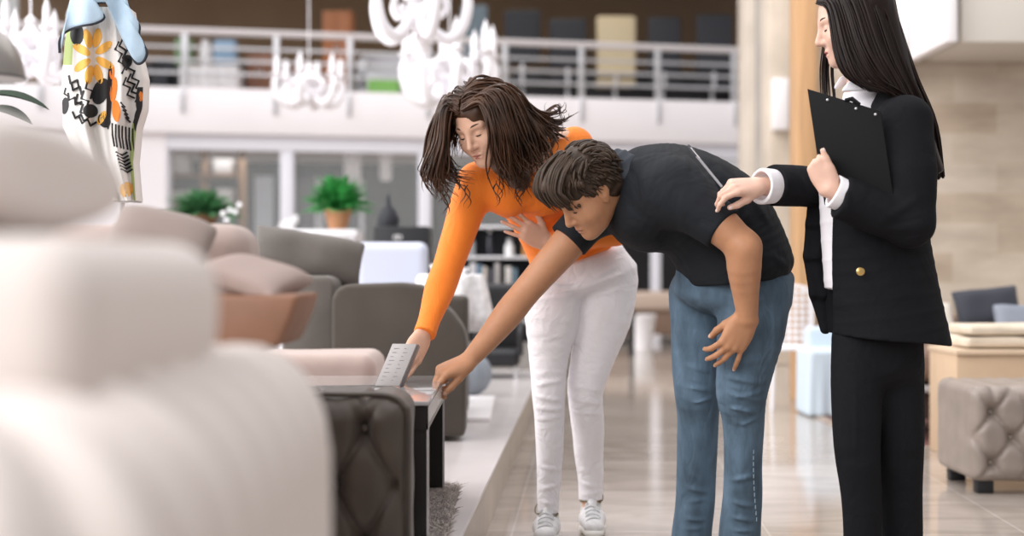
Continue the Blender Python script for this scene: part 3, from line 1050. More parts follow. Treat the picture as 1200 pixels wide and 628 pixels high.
        c = np.array([cap(a0 + sg * ln * t, th + sw * t, 0.015 + 0.07 * math.sin(t * 2.6)) for t in np.linspace(0, 1, 12)])
        if sg < 0 and a0 - ln < -0.1:
            c = c[:max(4, int(12 * (a0 + 0.1) / ln))]
        paths.append(c)
        rad.append(RNG.uniform(0.004, 0.0075))
    for i in range(150):    # short hair combed down and back over the temples
        s = 1 if RNG.uniform() < 0.65 else -1
        x, z = RNG.uniform(-0.105, 0.055), RNG.uniform(0.012, 0.105)
        if z < 0.035 and x > -0.03:
            continue
        y = 0.0895 * math.sqrt(max(0.05, 1 - ((x + 0.02) / 0.118) ** 2 - ((z - 0.047) / 0.105) ** 2 * 0.8))
        L_ = RNG.uniform(0.025, 0.045)
        dx = RNG.normal(-0.35, 0.2)
        paths.append(np.array([hd.p(x + dx * L_ * t, s * (y + 0.004 * math.sin(3 * t) - 0.002 * t), z - L_ * t * 0.8) for t in np.linspace(0, 1, 6)]))
        rad.append(RNG.uniform(0.003, 0.0055))
    for k in range(70):     # top hair swept forward, with a fringe falling off the forehead
        t0 = RNG.uniform(0, 1)
        q = RNG.uniform(-0.066, 0.070)
        lift = RNG.uniform(0.0, 0.008)
        g_ = [hd.p(0.020 - 0.03 * t0, q * 0.8, 0.146 + lift - 0.25 * q * q / 0.06), hd.p(0.068 - 0.02 * t0, q, 0.140 + lift - 4.5 * q * q), hd.p(0.108 - 0.012 * t0, q * 1.05, 0.108 + lift - 4.5 * q * q),
              hd.p(0.124 - 0.016 * t0 - 2.5 * q * q, q * 1.1 + 0.008, 0.070), hd.p(0.118 - 0.012 * t0 - 3 * q * q, q * 1.12 + 0.014, 0.036 + RNG.normal(0, 0.008))]
        paths.append(catmull(g_, 14))
        rad.append(RNG.uniform(0.0035, 0.0075))
    strands('hair_locks', paths, rad, hbm, hair)
    return body


# ---- the woman in the black suit -----------------------------------------------------------
def woman_suit():
    S = SDF()
    hd = Head(P(996, 27, 4.12), (-0.965, 0.07, -0.25), (-0.25, -0.02, 0.97), 0.96)
    hd.add(S)
    S.rc(hd.p(-0.03, 0, -0.05), P(1016, 112, 4.14), 0.048, 0.052, 0.03)
    S.rc(P(1016, 112, 4.14), P(1026, 150, 4.14), 0.052, 0.09, 0.04)
    tr = [(1036, 380, 4.14, 42, 0.10), (1034, 290, 4.14, 40, 0.10), (1030, 220, 4.14, 44, 0.11), (1030, 165, 4.14, 46, 0.12)]
    trunk(S, tr, 0.05)
    limb(S, [(1020, 395, 4.10, 38), (1008, 520, 4.08, 34), (1012, 675, 4.10, 24)], 0.03)
    limb(S, [(1050, 390, 4.20, 46), (1056, 520, 4.20, 34), (1058, 668, 4.22, 24)], 0.03)
    S.rc(P(1058, 148, 3.98), P(1026, 150, 4.14), 0.045, 0.07, 0.04)
    S.rc(P(1010, 148, 4.28), P(1026, 150, 4.14), 0.045, 0.07, 0.04)
    nails = []
    # near arm with the clipboard
    sh, el, wr = P(1060, 150, 3.96), P(1066, 262, 3.93), P(972, 222, 3.91)
    S.chain([sh, el, wr], [0.045, 0.037, 0.024], 0.02)
    hand(S, wr, P(955, 184, 3.915) - wr, (-0.35, -0.90, 0.1), -1, 0.90, [(72, 62, 30), (74, 62, 30), (76, 62, 30), (78, 62, 30)],
         (2, 0, -2, -4), (1.0, 0.12, 0.16), 0.05, nails)
    # far arm with the pen
    sh, el, wr = P(1008, 150, 4.28), P(972, 222, 4.26), P(888, 218, 4.12)
    S.chain([sh, el, wr], [0.045, 0.037, 0.0255], 0.02)
    tips = hand(S, wr, P(845, 220, 4.06) - wr, (0.12, -0.62, 0.78), +1, 0.98, [(22, 42, 25), (34, 55, 35), (46, 60, 40), (58, 60, 40)],
                (2, 0, -2, -4), (0.85, 0.34, -0.42), 0.3, nails)
    body = S.obj('person', SKIN_S, 0.003)
    tag(body, 'person in black trouser suit holding a clipboard, with straight dark hair to the waist', 'person')
    nail_obj(nails, body)
    hd.features(body, mat('brow_dark', (0.05, 0.03, 0.02), 0.7), mat('lip_rose', (0.48, 0.15, 0.14), 0.4))

    # shirt with collar and cuffs
    ws = mat('white_shirt', (0.82, 0.80, 0.83), 0.8, bump=0.1, bscale=300)
    S = SDF()
    tr = [(1006, 350, 4.13, 38, 0.09), (1002, 260, 4.13, 40, 0.095), (1004, 200, 4.13, 42, 0.105), (1016, 150, 4.13, 38, 0.11)]
    trunk(S, tr, 0.05, 0, 0.5, [(P(970, 338, 4.13), (-0.2, 0, -1))])
    S.rc(P(1014, 118, 4.14), P(1020, 140, 4.14), 0.066, 0.10, 0.03)
    S.ell(P(1006, 84, 4.13), (0.066, 0.064, 0.07), None, 0.006, 's')
    dsp = creases([(966, 250, 4.0, 972, 330, 4.0, 0.006, 0.008), (974, 245, 3.99, 980, 335, 3.99, 0.005, 0.007), (960, 255, 4.03, 966, 325, 4.03, 0.004, 0.007)])
    sh_o = S.obj('shirt', ws, 0.004, body, dsp)
    # two pointed collar wings
    for (A_, B_, C_) in ((P(1000, 92, 4.05), P(978, 118, 4.03), P(1034, 100, 4.03)), (P(986, 92, 4.20), P(972, 112, 4.17), P(1000, 90, 4.22))):
        S = SDF()
        for t in np.linspace(0, 1, 9):
            S.rc(A_ * (1 - t) + C_ * t, (A_ * (1 - t) + C_ * t) * 0.45 + (B_ * (1 - t * .55) + C_ * t * .55) * 0.55 + V(0, -0.004, 0), 0.006, 0.005, 0.006)
        S.obj('collar_wing', ws, 0.0035, sh_o)
    for (w0, e0, ln, r0) in ((P(972, 222, 3.91), P(1066, 262, 3.93), 0.055, 0.047), (P(888, 218, 4.12), P(972, 222, 4.26), 0.050, 0.053)):
        S = SDF()
        d = unit(e0 - w0)
        a, b = w0 + d * 0.010, w0 + d * (0.010 + ln)
        S.chain([a - d * 0.02, b], [r0 + 0.002, r0 - 0.004], 0, [(a, -d)])
        S.rc(a - d * 0.06, a + d * 0.012, r0 - 0.007, r0 - 0.012, 0.003, 's')
        S.obj('shirt_cuff', ws, 0.003, body, lambda Q: 0.0015 * wob(Q, 70, 5))

    # trousers
    bk = mat('black_suiting', (0.0085, 0.0086, 0.0105), 0.85, bump=0.12, bscale=500, spec=0.14, fold=(6, 0.018))
    S = SDF()
    S.tube(P(1028, 425, 4.14), P(1028, 360, 4.14), (1, 0, 0), (0.122, 0.11), (0.122, 0.115), 0.03, 0.8)
    limb(S, [(1006, 400, 4.10, 60), (1004, 450, 4.09, 60), (1005, 520, 4.08, 54), (1009, 580, 4.09, 47), (1011, 640, 4.1, 44), (1012, 690, 4.1, 46)], 0.03, cuts=[(P(1012, 678, 4.1), (0, 0, -1))])
    limb(S, [(1046, 400, 4.17, 68), (1049, 450, 4.16, 66), (1053, 520, 4.16, 58), (1056, 580, 4.18, 50), (1057, 640, 4.20, 47), (1057, 682, 4.22, 48)], 0.03, cuts=[(P(1057, 670, 4.22), (0, 0, -1))])
    dsp = creases([(1004, 410, 4.0, 1004, 600, 4.0, 0.006, 0.006), (1056, 410, 4.08, 1058, 600, 4.1, 0.005, 0.006), (1025, 420, 4.05, 1015, 470, 4.04, 0.005, 0.01)])
    S.obj('trousers', bk, 0.0045, body, lambda Q: dsp(Q) + 0.002 * wob(Q, 30, 6))
    hb = mat('black_shoe', (0.012, 0.012, 0.012), 0.35)
    shoe(body, P(1012, 688, 4.1), (-1, -0.15), hb, hb, hb)
    shoe(body, P(1057, 682, 4.22), (-1, -0.05), hb, hb, hb)

    # jacket
    S = SDF()
    tr = [(1041, 410, 4.14, 72, 0.175), (1030, 330, 4.14, 66, 0.165), (1024, 270, 4.14, 62, 0.15), (1026, 215, 4.14, 62, 0.15), (1034, 170, 4.14, 52, 0.15), (1040, 140, 4.14, 32, 0.12)]
    trunk(S, tr, 0.05, 0.0, 0.35, [(P(1042, 398, 4.14), (-0.10, 0, -1))])
    S.rc(P(1062, 140, 3.97), P(1034, 128, 4.14), 0.056, 0.06, 0.05)
    S.rc(P(1008, 142, 4.29), P(1030, 128, 4.14), 0.056, 0.06, 0.05)
    # front opening (towards the left), shirt shows through it
    S.tube(P(945, 460, 4.16), P(952, 190, 4.15), (1, 0, 0), (0.080, 0.085), (0.070, 0.11), 0.006, 1.0, 's')
    S.tube(P(950, 215, 4.12), P(1004, 108, 4.12), (1, 0, 0.5), (0.055, 0.075), (0.050, 0.09), 0.008, 0.6, 's')
    # sleeves
    S.chain([P(1062, 142, 3.97), P(1068, 200, 3.94), P(1066, 262, 3.93)], [0.068, 0.070, 0.064], 0.04, (), 2)
    S.chain([P(1066, 262, 3.93), P(1030, 250, 3.92), P(985, 231, 3.915), P(972, 222, 3.91)], [0.064, 0.064, 0.055, 0.053], 0.025, [(P(985, 229, 3.915), P(972, 222, 3.91) - P(1066, 262, 3.93))])
    S.chain([P(1000, 237, 3.917), P(985, 231, 3.915), P(972, 222, 3.91)], [0.060, 0.0595, 0.058], 0.004, [(P(986, 230, 3.915), P(972, 222, 3.91) - P(1066, 262, 3.93))])
    S.chain([P(1008, 148, 4.29), P(972, 222, 4.26)], [0.066, 0.062], 0.04)
    S.chain([P(972, 222, 4.26), P(940, 218, 4.20), P(890, 216, 4.13)], [0.060, 0.060, 0.060], 0.02, [(P(906, 217, 4.15), P(888, 218, 4.12) - P(972, 222, 4.26))])
    dsp = creases([(1040, 255, 3.86, 1080, 230, 3.86, 0.006, 0.012), (1045, 270, 3.87, 1085, 265, 3.87, 0.006, 0.012), (990, 215, 3.86, 996, 250, 3.86, 0.006, 0.009), (1020, 235, 3.86, 1060, 262, 3.86, 0.005, 0.012),
                   (935, 200, 4.12, 950, 232, 4.12, 0.006, 0.01), (922, 198, 4.1, 928, 236, 4.1, 0.005, 0.009), (1000, 300, 4.0, 1060, 290, 3.98, 0.004, 0.018), (1000, 340, 3.98, 1090, 345, 3.97, 0.004, 0.02),
                   (1040, 115, 4.0, 1075, 150, 3.92, 0.004, 0.012)])
    jk = S.obj('jacket', bk, 0.0045, body, lambda Q: dsp(Q) + 0.0025 * wob(Q, 22, 6))
    # front panel hanging open with its pointed lower corner
    m = MB()
    gold = mat('brass_button', (0.62, 0.42, 0.16), 0.3, metal=0.9)
    for (px, py) in ((1010, 263), (1008, 318)):
        m2 = MB()
        c = P(px, py, 3.975)
        m2.lathe([(0.001, 0.0), (0.011, 0.0), (0.012, 0.004), (0.009, 0.006), (0.001, 0.006)], (0, 0, 0), 18)
        for v in m2.bm.verts:
            v.co = Vector(c) + Vector((v.co.x, -v.co.z, v.co.y))
        m2.build('button', gold, jk)
    # far front flap of the open jacket
    S = SDF()
    pts = [(951, 225), (948, 262), (945, 300), (952, 345), (965, 386)]
    for i in range(len(pts) - 1):
        a, b = pts[i], pts[i + 1]
        for dx, rr in ((0, 0.010), (9, 0.012), (16, 0.012)):
            f = 1.0 if i < 3 else 1.0
            S.rc(P(a[0] + dx, a[1], 4.24), P(b[0] + dx * (1 if i < 3 else 0.25), b[1], 4.22), rr, rr if i < 3 else 0.007, 0.02)
    S.obj('jacket_front', bk, 0.004, jk)

    # hair
    hb2 = mat('hair_dark', (0.013, 0.0065, 0.0048), 0.45, var=0.3, vscale=14, spec=0.25, stretch=(3, 3, 0.4))
    S = SDF()
    S.ell(hd.p(-0.022, 0, 0.042), np.array((0.104, 0.086, 0.092)), hd.R, 0.02)
    S.tube(hd.p(-0.05, 0, 0.03), P(1066, 150, 4.14), (1, 0, 0), (0.090, 0.085), (0.052, 0.105), 0.03, 0.5)
    S.tube(P(1066, 150, 4.14), P(1090, 204, 4.14), (1, 0, 0), (0.052, 0.105), (0.030, 0.10), 0.03, 0.2)
    S.rc(hd.p(0.02, 0.074, 0.0), P(1020, 98, 4.0), 0.032, 0.024, 0.03)
    S.ell(hd.p(0.10, 0, -0.02), (0.058, 0.075, 0.11), hd.R, 0.01, 's')
    hair = S.obj('hair', hb2, 0.005, body, lambda Q: 0.002 * wob(Q * V(1, 1, 0.25), 150, 6))
    g = [
        [hd.p(0.086, 0.004, 0.082), hd.p(0.068, 0.062, 0.05), P(978, 62, 4.01), P(990, 86, 4.0), P(1016, 104, 4.0)],
        [hd.p(0.07, 0.006, 0.100), hd.p(0.045, 0.075, 0.06), P(992, 58, 4.0), P(1008, 92, 3.98), P(1036, 106, 3.98)],
        [hd.p(0.045, 0.006, 0.115), hd.p(0.015, 0.080, 0.07), P(1010, 55, 3.99), P(1032, 92, 3.98), P(1056, 112, 3.99)],
        [hd.p(0.01, 0.006, 0.128), hd.p(-0.03, 0.080, 0.07), P(1030, 60, 4.0), P(1056, 110, 4.0), P(1078, 160, 4.02)],
        [hd.p(-0.03, 0.006, 0.128), hd.p(-0.065, 0.070, 0.06), P(1048, 70, 4.02), P(1075, 130, 4.03), P(1090, 208, 4.05)],
        [hd.p(-0.06, 0.006, 0.118), hd.p(-0.100, 0.045, 0.06), P(1062, 80, 4.06), P(1086, 140, 4.07), P(1097, 208, 4.09)],
        [hd.p(-0.08, 0.006, 0.105), hd.p(-0.118, 0.012, 0.05), P(1068, 85, 4.13), P(1092, 145, 4.13), P(1101, 208, 4.14)],
        [hd.p(-0.08, -0.006, 0.105), hd.p(-0.110, -0.04, 0.04), P(1064, 90, 4.2), P(1088, 145, 4.2), P(1096, 208, 4.2)],
    ]
    paths, rad = [], []
    G = [np.array(x) for x in g]
    for i in range(330):
        a = RNG.uniform(0, len(G) - 1.001)
        j = int(a)
        w = a - j
        q = G[j] * (1 - w) + G[j + 1] * w
        q = q + np.array([0.2, 1, 1, 1, 1])[:, None] * RNG.normal(0, 0.004, 3) + np.linspace(0, 1, 5)[:, None] * RNG.normal(0, 0.006, 3) * V(1, 1, 0.5)
        paths.append(catmull(q, 18))
        rad.append(RNG.uniform(0.003, 0.0062))
    for k in range(26):     # thin strands hanging on the far side of the face
        o = RNG.uniform(0, 1)
        q = [hd.p(0.055, -0.06, 0.03), P(963 + 14 * o, 62, 4.18), P(961 + 16 * o, 85, 4.19), P(962 + 18 * o, 116, 4.17)]
        paths.append(catmull(np.array(q) + RNG.normal(0, 0.003, 3), 14))
        rad.append(0.0022)
    strands('hair_locks', paths, rad, hb2, hair, flat=0.5, prof=lambda t: np.minimum(1, 0.5 + t * 4) * (1 - t ** 6 * 0.5))
    return body, tips


w1 = woman_orange()
mn = man()
w2, pen_tips = woman_suit()
# ------------------------------------------------------------------ the room
def floor_material():
    m = bpy.data.materials.new('polished_marble')
    m.use_nodes = True
    nt = m.node_tree
    N, L = nt.nodes.new, nt.links.new
    b = nt.nodes['Principled BSDF']
    tc = N('ShaderNodeTexCoord')
    mp = N('ShaderNodeMapping')
    mp.inputs['Rotation'].default_value = (0, 0, math.radians(3.1))
    mp.inputs['Location'].default_value = (0.27, 0.35, 0)
    L(tc.outputs['Object'], mp.inputs['Vector'])
    br = N('ShaderNodeTexBrick')
    br.offset = 0.0
    br.inputs['Scale'].default_value = 1.0
    br.inputs['Brick Width'].default_value = 0.9
    br.inputs['Row Height'].default_value = 0.9
    br.inputs['Mortar Size'].default_value = 0.004
    br.inputs['Color1'].default_value = (0.385, 0.335, 0.295, 1)
    br.inputs['Color2'].default_value = (0.44, 0.39, 0.35, 1)
    br.inputs['Mortar'].default_value = (0.54, 0.49, 0.45, 1)
    L(mp.outputs['Vector'], br.inputs['Vector'])
    n = N('ShaderNodeTexNoise')
    n.inputs['Scale'].default_value = 1.7
    n.inputs['Detail'].default_value = 8
    n.inputs['Distortion'].default_value = 1.2
    mp2 = N('ShaderNodeMapping')
    mp2.inputs['Scale'].default_value = (1.0, 2.4, 1)
    L(tc.outputs['Object'], mp2.inputs['Vector'])
    L(mp2.outputs['Vector'], n.inputs['Vector'])
    r = N('ShaderNodeValToRGB')
    r.color_ramp.elements[0].position, r.color_ramp.elements[1].position = 0.36, 0.64
    r.color_ramp.elements[0].color = (0.80, 0.76, 0.72, 1)
    r.color_ramp.elements[1].color = (1.15, 1.14, 1.12, 1)
    L(n.outputs['Fac'], r.inputs['Fac'])
    mx = N('ShaderNodeMix')
    mx.data_type = 'RGBA'
    mx.blend_type = 'MULTIPLY'
    mx.inputs['Factor'].default_value = 0.8
    L(br.outputs['Color'], mx.inputs[6])
    L(r.outputs['Color'], mx.inputs[7])
    L(mx.outputs[2], b.inputs['Base Color'])
    b.inputs['Roughness'].default_value = 0.10
    b.inputs['Specular IOR Level'].default_value = 0.75
    return m


def stone_material():
    m = bpy.data.materials.new('stone_blocks')
    m.use_nodes = True
    nt = m.node_tree
    N, L = nt.nodes.new, nt.links.new
    b = nt.nodes['Principled BSDF']
    tc = N('ShaderNodeTexCoord')
    mp = N('ShaderNodeMapping')
    mp.inputs['Rotation'].default_value = (math.radians(90), 0, 0)
    L(tc.outputs['Object'], mp.inputs['Vector'])
    br = N('ShaderNodeTexBrick')
    br.inputs['Scale'].default_value = 1.0
    br.inputs['Brick Width'].default_value = 0.62
    br.inputs['Row Height'].default_value = 0.21
    br.inputs['Mortar Size'].default_value = 0.003
    br.inputs['Color1'].default_value = (0.43, 0.345, 0.26, 1)
    br.inputs['Color2'].default_value = (0.57, 0.495, 0.41, 1)
    br.inputs['Mortar'].default_value = (0.52, 0.43, 0.33, 1)
    L(mp.outputs['Vector'], br.inputs['Vector'])
    n = N('ShaderNodeTexNoise')
    n.inputs['Scale'].default_value = 2.2
    n.inputs['Detail'].default_value = 7
    mp2 = N('ShaderNodeMapping')
    mp2.inputs['Scale'].default_value = (1, 1, 3)
    L(tc.outputs['Object'], mp2.inputs['Vector'])
    L(mp2.outputs['Vector'], n.inputs['Vector'])
    r = N('ShaderNodeValToRGB')
    r.color_ramp.elements[0].position, r.color_ramp.elements[1].position = 0.3, 0.7
    r.color_ramp.elements[0].color = (0.78, 0.75, 0.72, 1)
    r.color_ramp.elements[1].color = (1.12, 1.12, 1.12, 1)
    L(n.outputs['Fac'], r.inputs['Fac'])
    mx = N('ShaderNodeMix')
    mx.data_type = 'RGBA'
    mx.blend_type = 'MULTIPLY'
    mx.inputs['Factor'].default_value = 1.0
    L(br.outputs['Color'], mx.inputs[6])
    L(r.outputs['Color'], mx.inputs[7])
    L(mx.outputs[2], b.inputs['Base Color'])
    b.inputs['Roughness'].default_value = 0.7
    return m


def struct(o):
    o['kind'] = 'structure'
    return o


WHITE = mat('white_plaster', (0.88, 0.84, 0.86), 0.6, var=0.02, vscale=1.5)
WFRAME = mat('white_frame', (0.78, 0.78, 0.84), 0.4)
BROWNW = mat('brown_wall', (0.20, 0.135, 0.085), 0.8, var=0.08, vscale=1.0)
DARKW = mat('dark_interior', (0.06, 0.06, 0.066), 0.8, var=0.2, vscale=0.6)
STEEL = mat('brushed_steel', (0.60, 0.60, 0.62), 0.35, metal=0.6)
GLASS = mat('clear_glass', (0.9, 0.95, 0.95), 0.03, spec=0.5, alpha=0.10)
STONE = stone_material()

struct(MB().box((-9, -3, -0.1), (7, 30, 0.0)).build('floor', floor_material()))


def mz(x, dy, z):
    """A point by the gallery's front edge: x across, dy behind the edge."""
    return Vector((x, 21.9 + 0.22 * x + dy, z))


def mbox(m, x0, x1, d0, d1, z0, z1, bev=0.0):
    p = [mz(x0, d0, z0), mz(x1, d0, z0), mz(x1, d1, z0), mz(x0, d1, z0)]
    return m.prism(p, (0, 0, z1 - z0), bev)


# raised platform on the left with its bronze-coloured riser
ex = lambda y: -0.08 + 0.054 * (y - 4.947)
pl = struct(MB().prism([(-7, 0.3, 0), (ex(0.3) - 0.012, 0.3, 0), (ex(10.4) - 0.012, 10.4, 0), (-7, 10.4, 0)], (0, 0, 0.185)).build(
    'platform', mat('platform_side', (0.42, 0.35, 0.28), 0.25, var=0.1, vscale=3)))
MB().prism([(-7, 0.3, 0.185), (ex(0.3), 0.3, 0.185), (ex(10.4), 10.4, 0.185), (-7, 10.4, 0.185)], (0, 0, 0.015), 0.003).build(
    'platform_top', mat('platform_marble', (0.70, 0.655, 0.645), 0.22, var=0.08, vscale=2.2, spec=0.6), pl)

struct(mbox(MB(), -9, 3.9, 0, 6.2, 2.95, 3.62, 0.01).build('mezzanine_floor', WHITE))
struct(mbox(MB(), -9, 6.5, 6.0, 6.2, 3.62, 9.0).build('wall_back', BROWNW))
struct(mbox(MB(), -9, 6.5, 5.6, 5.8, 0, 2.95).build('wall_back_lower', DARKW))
struct(mbox(MB(), -9, 6.5, 0.2, 6.2, 6.6, 6.8).build('ceiling', BROWNW))
struct(mbox(MB(), -9, -5.08, 0.1, 0.5, 0, 2.95).build('wall_left', WHITE))
# railing
rl = empty('balcony_railing', mz(0, 0.15, 3.62), 'pale metal balcony railing along the upper gallery edge', 'railing')
mbox(MB(), -8.5, 3.75, 0.10, 0.20, 4.42, 4.52, 0.03).build('handrail', mat('handrail', (0.62, 0.58, 0.58), 0.4), rl)
for z in (3.83, 4.02, 4.21):
    mbox(MB(), -8.5, 3.75, 0.13, 0.17, z, z + 0.04, 0.01).build('rail_bar', STEEL, rl)
for i, px in enumerate((45, 128, 213, 322, 409, 502, 592, 682, 772, 862)):
    x = (px - 600) / F * 21.9 * (1 + 0.22 * (px - 600) / F)
    m = mbox(MB(), x - 0.045, x + 0.045, 0.11, 0.19, 3.62, 4.44, 0.012)
    mbox(m, x - 0.03, x + 0.03, -0.04, 0.05, 3.25, 3.60, 0.008)
    m.build('railing_post', STEEL, rl)
# shopfront of glass under the gallery
sf = struct(mbox(MB(), -5.10, 3.7, 0.12, 0.32, 2.72, 2.95, 0.01).build('window_1', WFRAME))
xs = []
for px, wpx in ((187, 12), (334, 15), (497, 15), (640, 15), (770, 12)):
    x = (px - 600) / F * 21.9 * (1 + 0.22 * (px - 600) / F)
    xs.append(x)
    mbox(MB(), x - wpx * 0.0064, x + wpx * 0.0064, 0.14, 0.30, 0, 2.74, 0.01).build('window_frame', WFRAME, sf)
mbox(MB(), -5.08, xs[2], 0.16, 0.28, 0, 0.12, 0.01).build('window_sill', WFRAME, sf)
for a, b in zip(xs[:2], xs[1:3]):
    mbox(MB(), a + 0.09, b - 0.09, 0.20, 0.215, 0.1, 2.73).build('glass_pane', GLASS, sf)
mbox(MB(), xs[2] + 0.09, xs[3] - 0.08, 0.20, 0.215, 0.1, 2.73).build('glass_pane', GLASS, sf)

# right side: stone pillars, timber jamb and the stone wall
struct(MB().box(((873 - 600) / F * 19, 19, 0), ((905 - 600) / F * 19, 19.6, 8.5), 0.02).build('pillar_far', mat('pale_stone', (0.66, 0.58, 0.49), 0.6, var=0.1, vscale=2)))
struct(MB().box(((902 - 600) / F * 14, 14, 0), ((938 - 600) / F * 14, 14.5, 8.5), 0.02).build('pillar_near', mat('pale_stone_near', (0.62, 0.535, 0.44), 0.6, var=0.14, vscale=2.2)))
struct(MB().box(((890 - 600) / F * 16.5, 16.5, 0), ((925 - 600) / F * 16.5, 16.8, 8.5), 0.01).build('wall_recess', mat('grey_recess', (0.42, 0.38, 0.34), 0.6, var=0.15, vscale=1.5)))
struct(MB().box((2.13, 10.0, 0), (7.0, 10.25, 8.5)).build('wall_right', STONE))
tj = struct(MB().box((2.00, 9.93, 0), (2.135, 10.25, 8.5), 0.008).build('trim_1', mat('oak_jamb', (0.56, 0.335, 0.17), 0.5, bump=0.1, bscale=40, stretch=(6, 6, 0.4), var=0.14, vscale=5)))
struct(mbox(MB(), 3.9, 6.5, 1.0, 1.2, 0, 8.5).build('wall_far_right', WHITE))

wb = empty('wall_unit', P(1165, 55, 9.4), 'white box unit fixed high on the stone wall', 'wall unit')
MB().box((P(1112, 0, 9.4)[0], 9.15, P(0, 55, 9.3)[2]), (P(1290, 0, 9.4)[0], 9.99, P(0, -120, 9.3)[2]), 0.03).build('housing', mat('unit_beige', (0.60, 0.56, 0.50), 0.5), wb)
MB().box((P(1101, 0, 9.2)[0], 9.08, P(0, 50, 9.1)[2]), (P(1116, 0, 9.2)[0], 9.98, P(0, -118, 9.3)[2]), 0.015).build('side_panel', mat('unit_white', (0.86, 0.83, 0.84), 0.5), wb)
tag(MB().box((P(1028, 0, 9.9)[0], 9.88, P(0, 84, 9.9)[2]), (P(1065, 0, 9.9)[0], 9.995, P(0, -110, 9.9)[2]), 0.015).build('wall_panel', MATS['unit_white']),
    'tall white panel on the stone wall beyond the dark haired person', 'wall panel')
tag(MB().box((P(908, 0, 13.8)[0], 13.86, P(0, 152, 13.9)[2]), (P(926, 0, 13.8)[0], 13.995, P(0, 92, 13.9)[2]), 0.01).build('notice_sign', MATS['unit_white']),
    'small white notice fixed to the pale stone pillar', 'notice')
# ------------------------------------------------------------------ furniture near the camera
def rotz(a):
    return np.array([[math.cos(a), math.sin(a), 0], [-math.sin(a), math.cos(a), 0], [0, 0, 1.0]])


def pillow(name, c, size, R, m, h=0.008, puff=1.0, parent=None, ex_=0.55, n=4.0, crumple=0.0015):
    """A stuffed square cushion: size = full width, height, thickness; rows of R are its axes."""
    c, hs, R = np.asarray(c, float), np.asarray(size, float) / 2, np.asarray(R, float)
    S = SDF()

    def f(Q):
        q = (Q - c) @ R.T
        u, v = np.abs(q[:, 0]) / hs[0], np.abs(q[:, 1]) / hs[1]
        e = np.maximum(1 - np.minimum(u, 1.2) ** n, 0) * np.maximum(1 - np.minimum(v, 1.2) ** n, 0)
        t = hs[2] * (0.10 + 0.90 * e ** ex_ * puff)
        pin = 1 - 0.06 * (1 - np.minimum(u, 1) ** 2) - 0.0
        d1 = np.maximum(np.abs(q[:, 0]) - hs[0] * (1 - 0.07 * (1 - np.minimum(v, 1) ** 2)), np.abs(q[:, 1]) - hs[1] * (1 - 0.07 * (1 - np.minimum(u, 1) ** 2)))
        return np.maximum(np.abs(q[:, 2]) - t, d1) * 0.7 + crumple * wob(Q, 35 if crumple < 0.003 else 22, 5)
    e = np.sqrt(((R * hs[:, None]) ** 2).sum(0)) * 1.1
    S._add('u', f, c - e, c + e, 0)
    return S.obj(name, m, h, parent, smooth_iter=2)


def tufted_block(name, m, lo, hi, face_y, dx, dz, off, h, parent, r=0.04, depth=0.030, axis='y', top=True):
    """A padded block whose near face is drawn in by buttons in a diamond pattern. Returns button spots."""
    lo, hi = np.asarray(lo, float), np.asarray(hi, float)
    S = SDF()
    S.box((lo + hi) / 2, (hi - lo) / 2, None, r, 0)
    spots = []
    for j in range(-2, 12):
        z = off[1] + j * dz
        for i in range(-12, 14):
            x = off[0] + (i + 0.5 * (j % 2)) * dx
            if lo[0] + 0.03 < x < hi[0] - 0.03 and lo[2] + 0.03 < z < hi[2] - 0.03:
                spots.append((x, z))

    def disp(Q):
        # distances to the two families of diagonals through the buttons
        X, Z = Q[:, 0] - off[0], Q[:, 2] - off[1]
        a, b = X / dx + Z / (2 * dz), X / dx - Z / (2 * dz)
        fa, fb = a - np.round(a), b - np.round(b)
        g = np.exp(-(fa / 0.075) ** 2) + np.exp(-(fb / 0.075) ** 2)
        pit = np.exp(-((fa ** 2 + fb ** 2) / 0.05)) + 0.6 * np.exp(-((fa ** 2 + fb ** 2) / 0.008))
        near = np.clip(1 - (Q[:, 1] - lo[1]) / 0.09, 0, 1)
        edge = np.clip(np.minimum(np.minimum(Q[:, 0] - lo[0], hi[0] - Q[:, 0]), np.minimum(Q[:, 2] - lo[2], hi[2] - Q[:, 2])) / 0.05, 0.15, 1)
        fold = 0.25 * np.sin(np.arctan2(fa, fb + 1e-6) * 9) * np.exp(-((fa ** 2 + fb ** 2) / 0.06))
        d = near * edge * (0.017 * g + depth * pit + 0.016 * fold - 0.016)
        if top:
            # pleats running from the top row of buttons over the top edge
            up = np.clip((Q[:, 2] - (hi[2] - 0.10)) / 0.08, 0, 1)
            fx = X / dx - np.round(X / dx)
            d = d + up * (0.012 * np.exp(-(fx / 0.08) ** 2) - 0.006 * np.cos(fx * math.pi))
        return d + 0.0012 * wob(Q, 60, 5)
    o = S.obj(name, m, h, parent, disp, 1)
    return o, spots


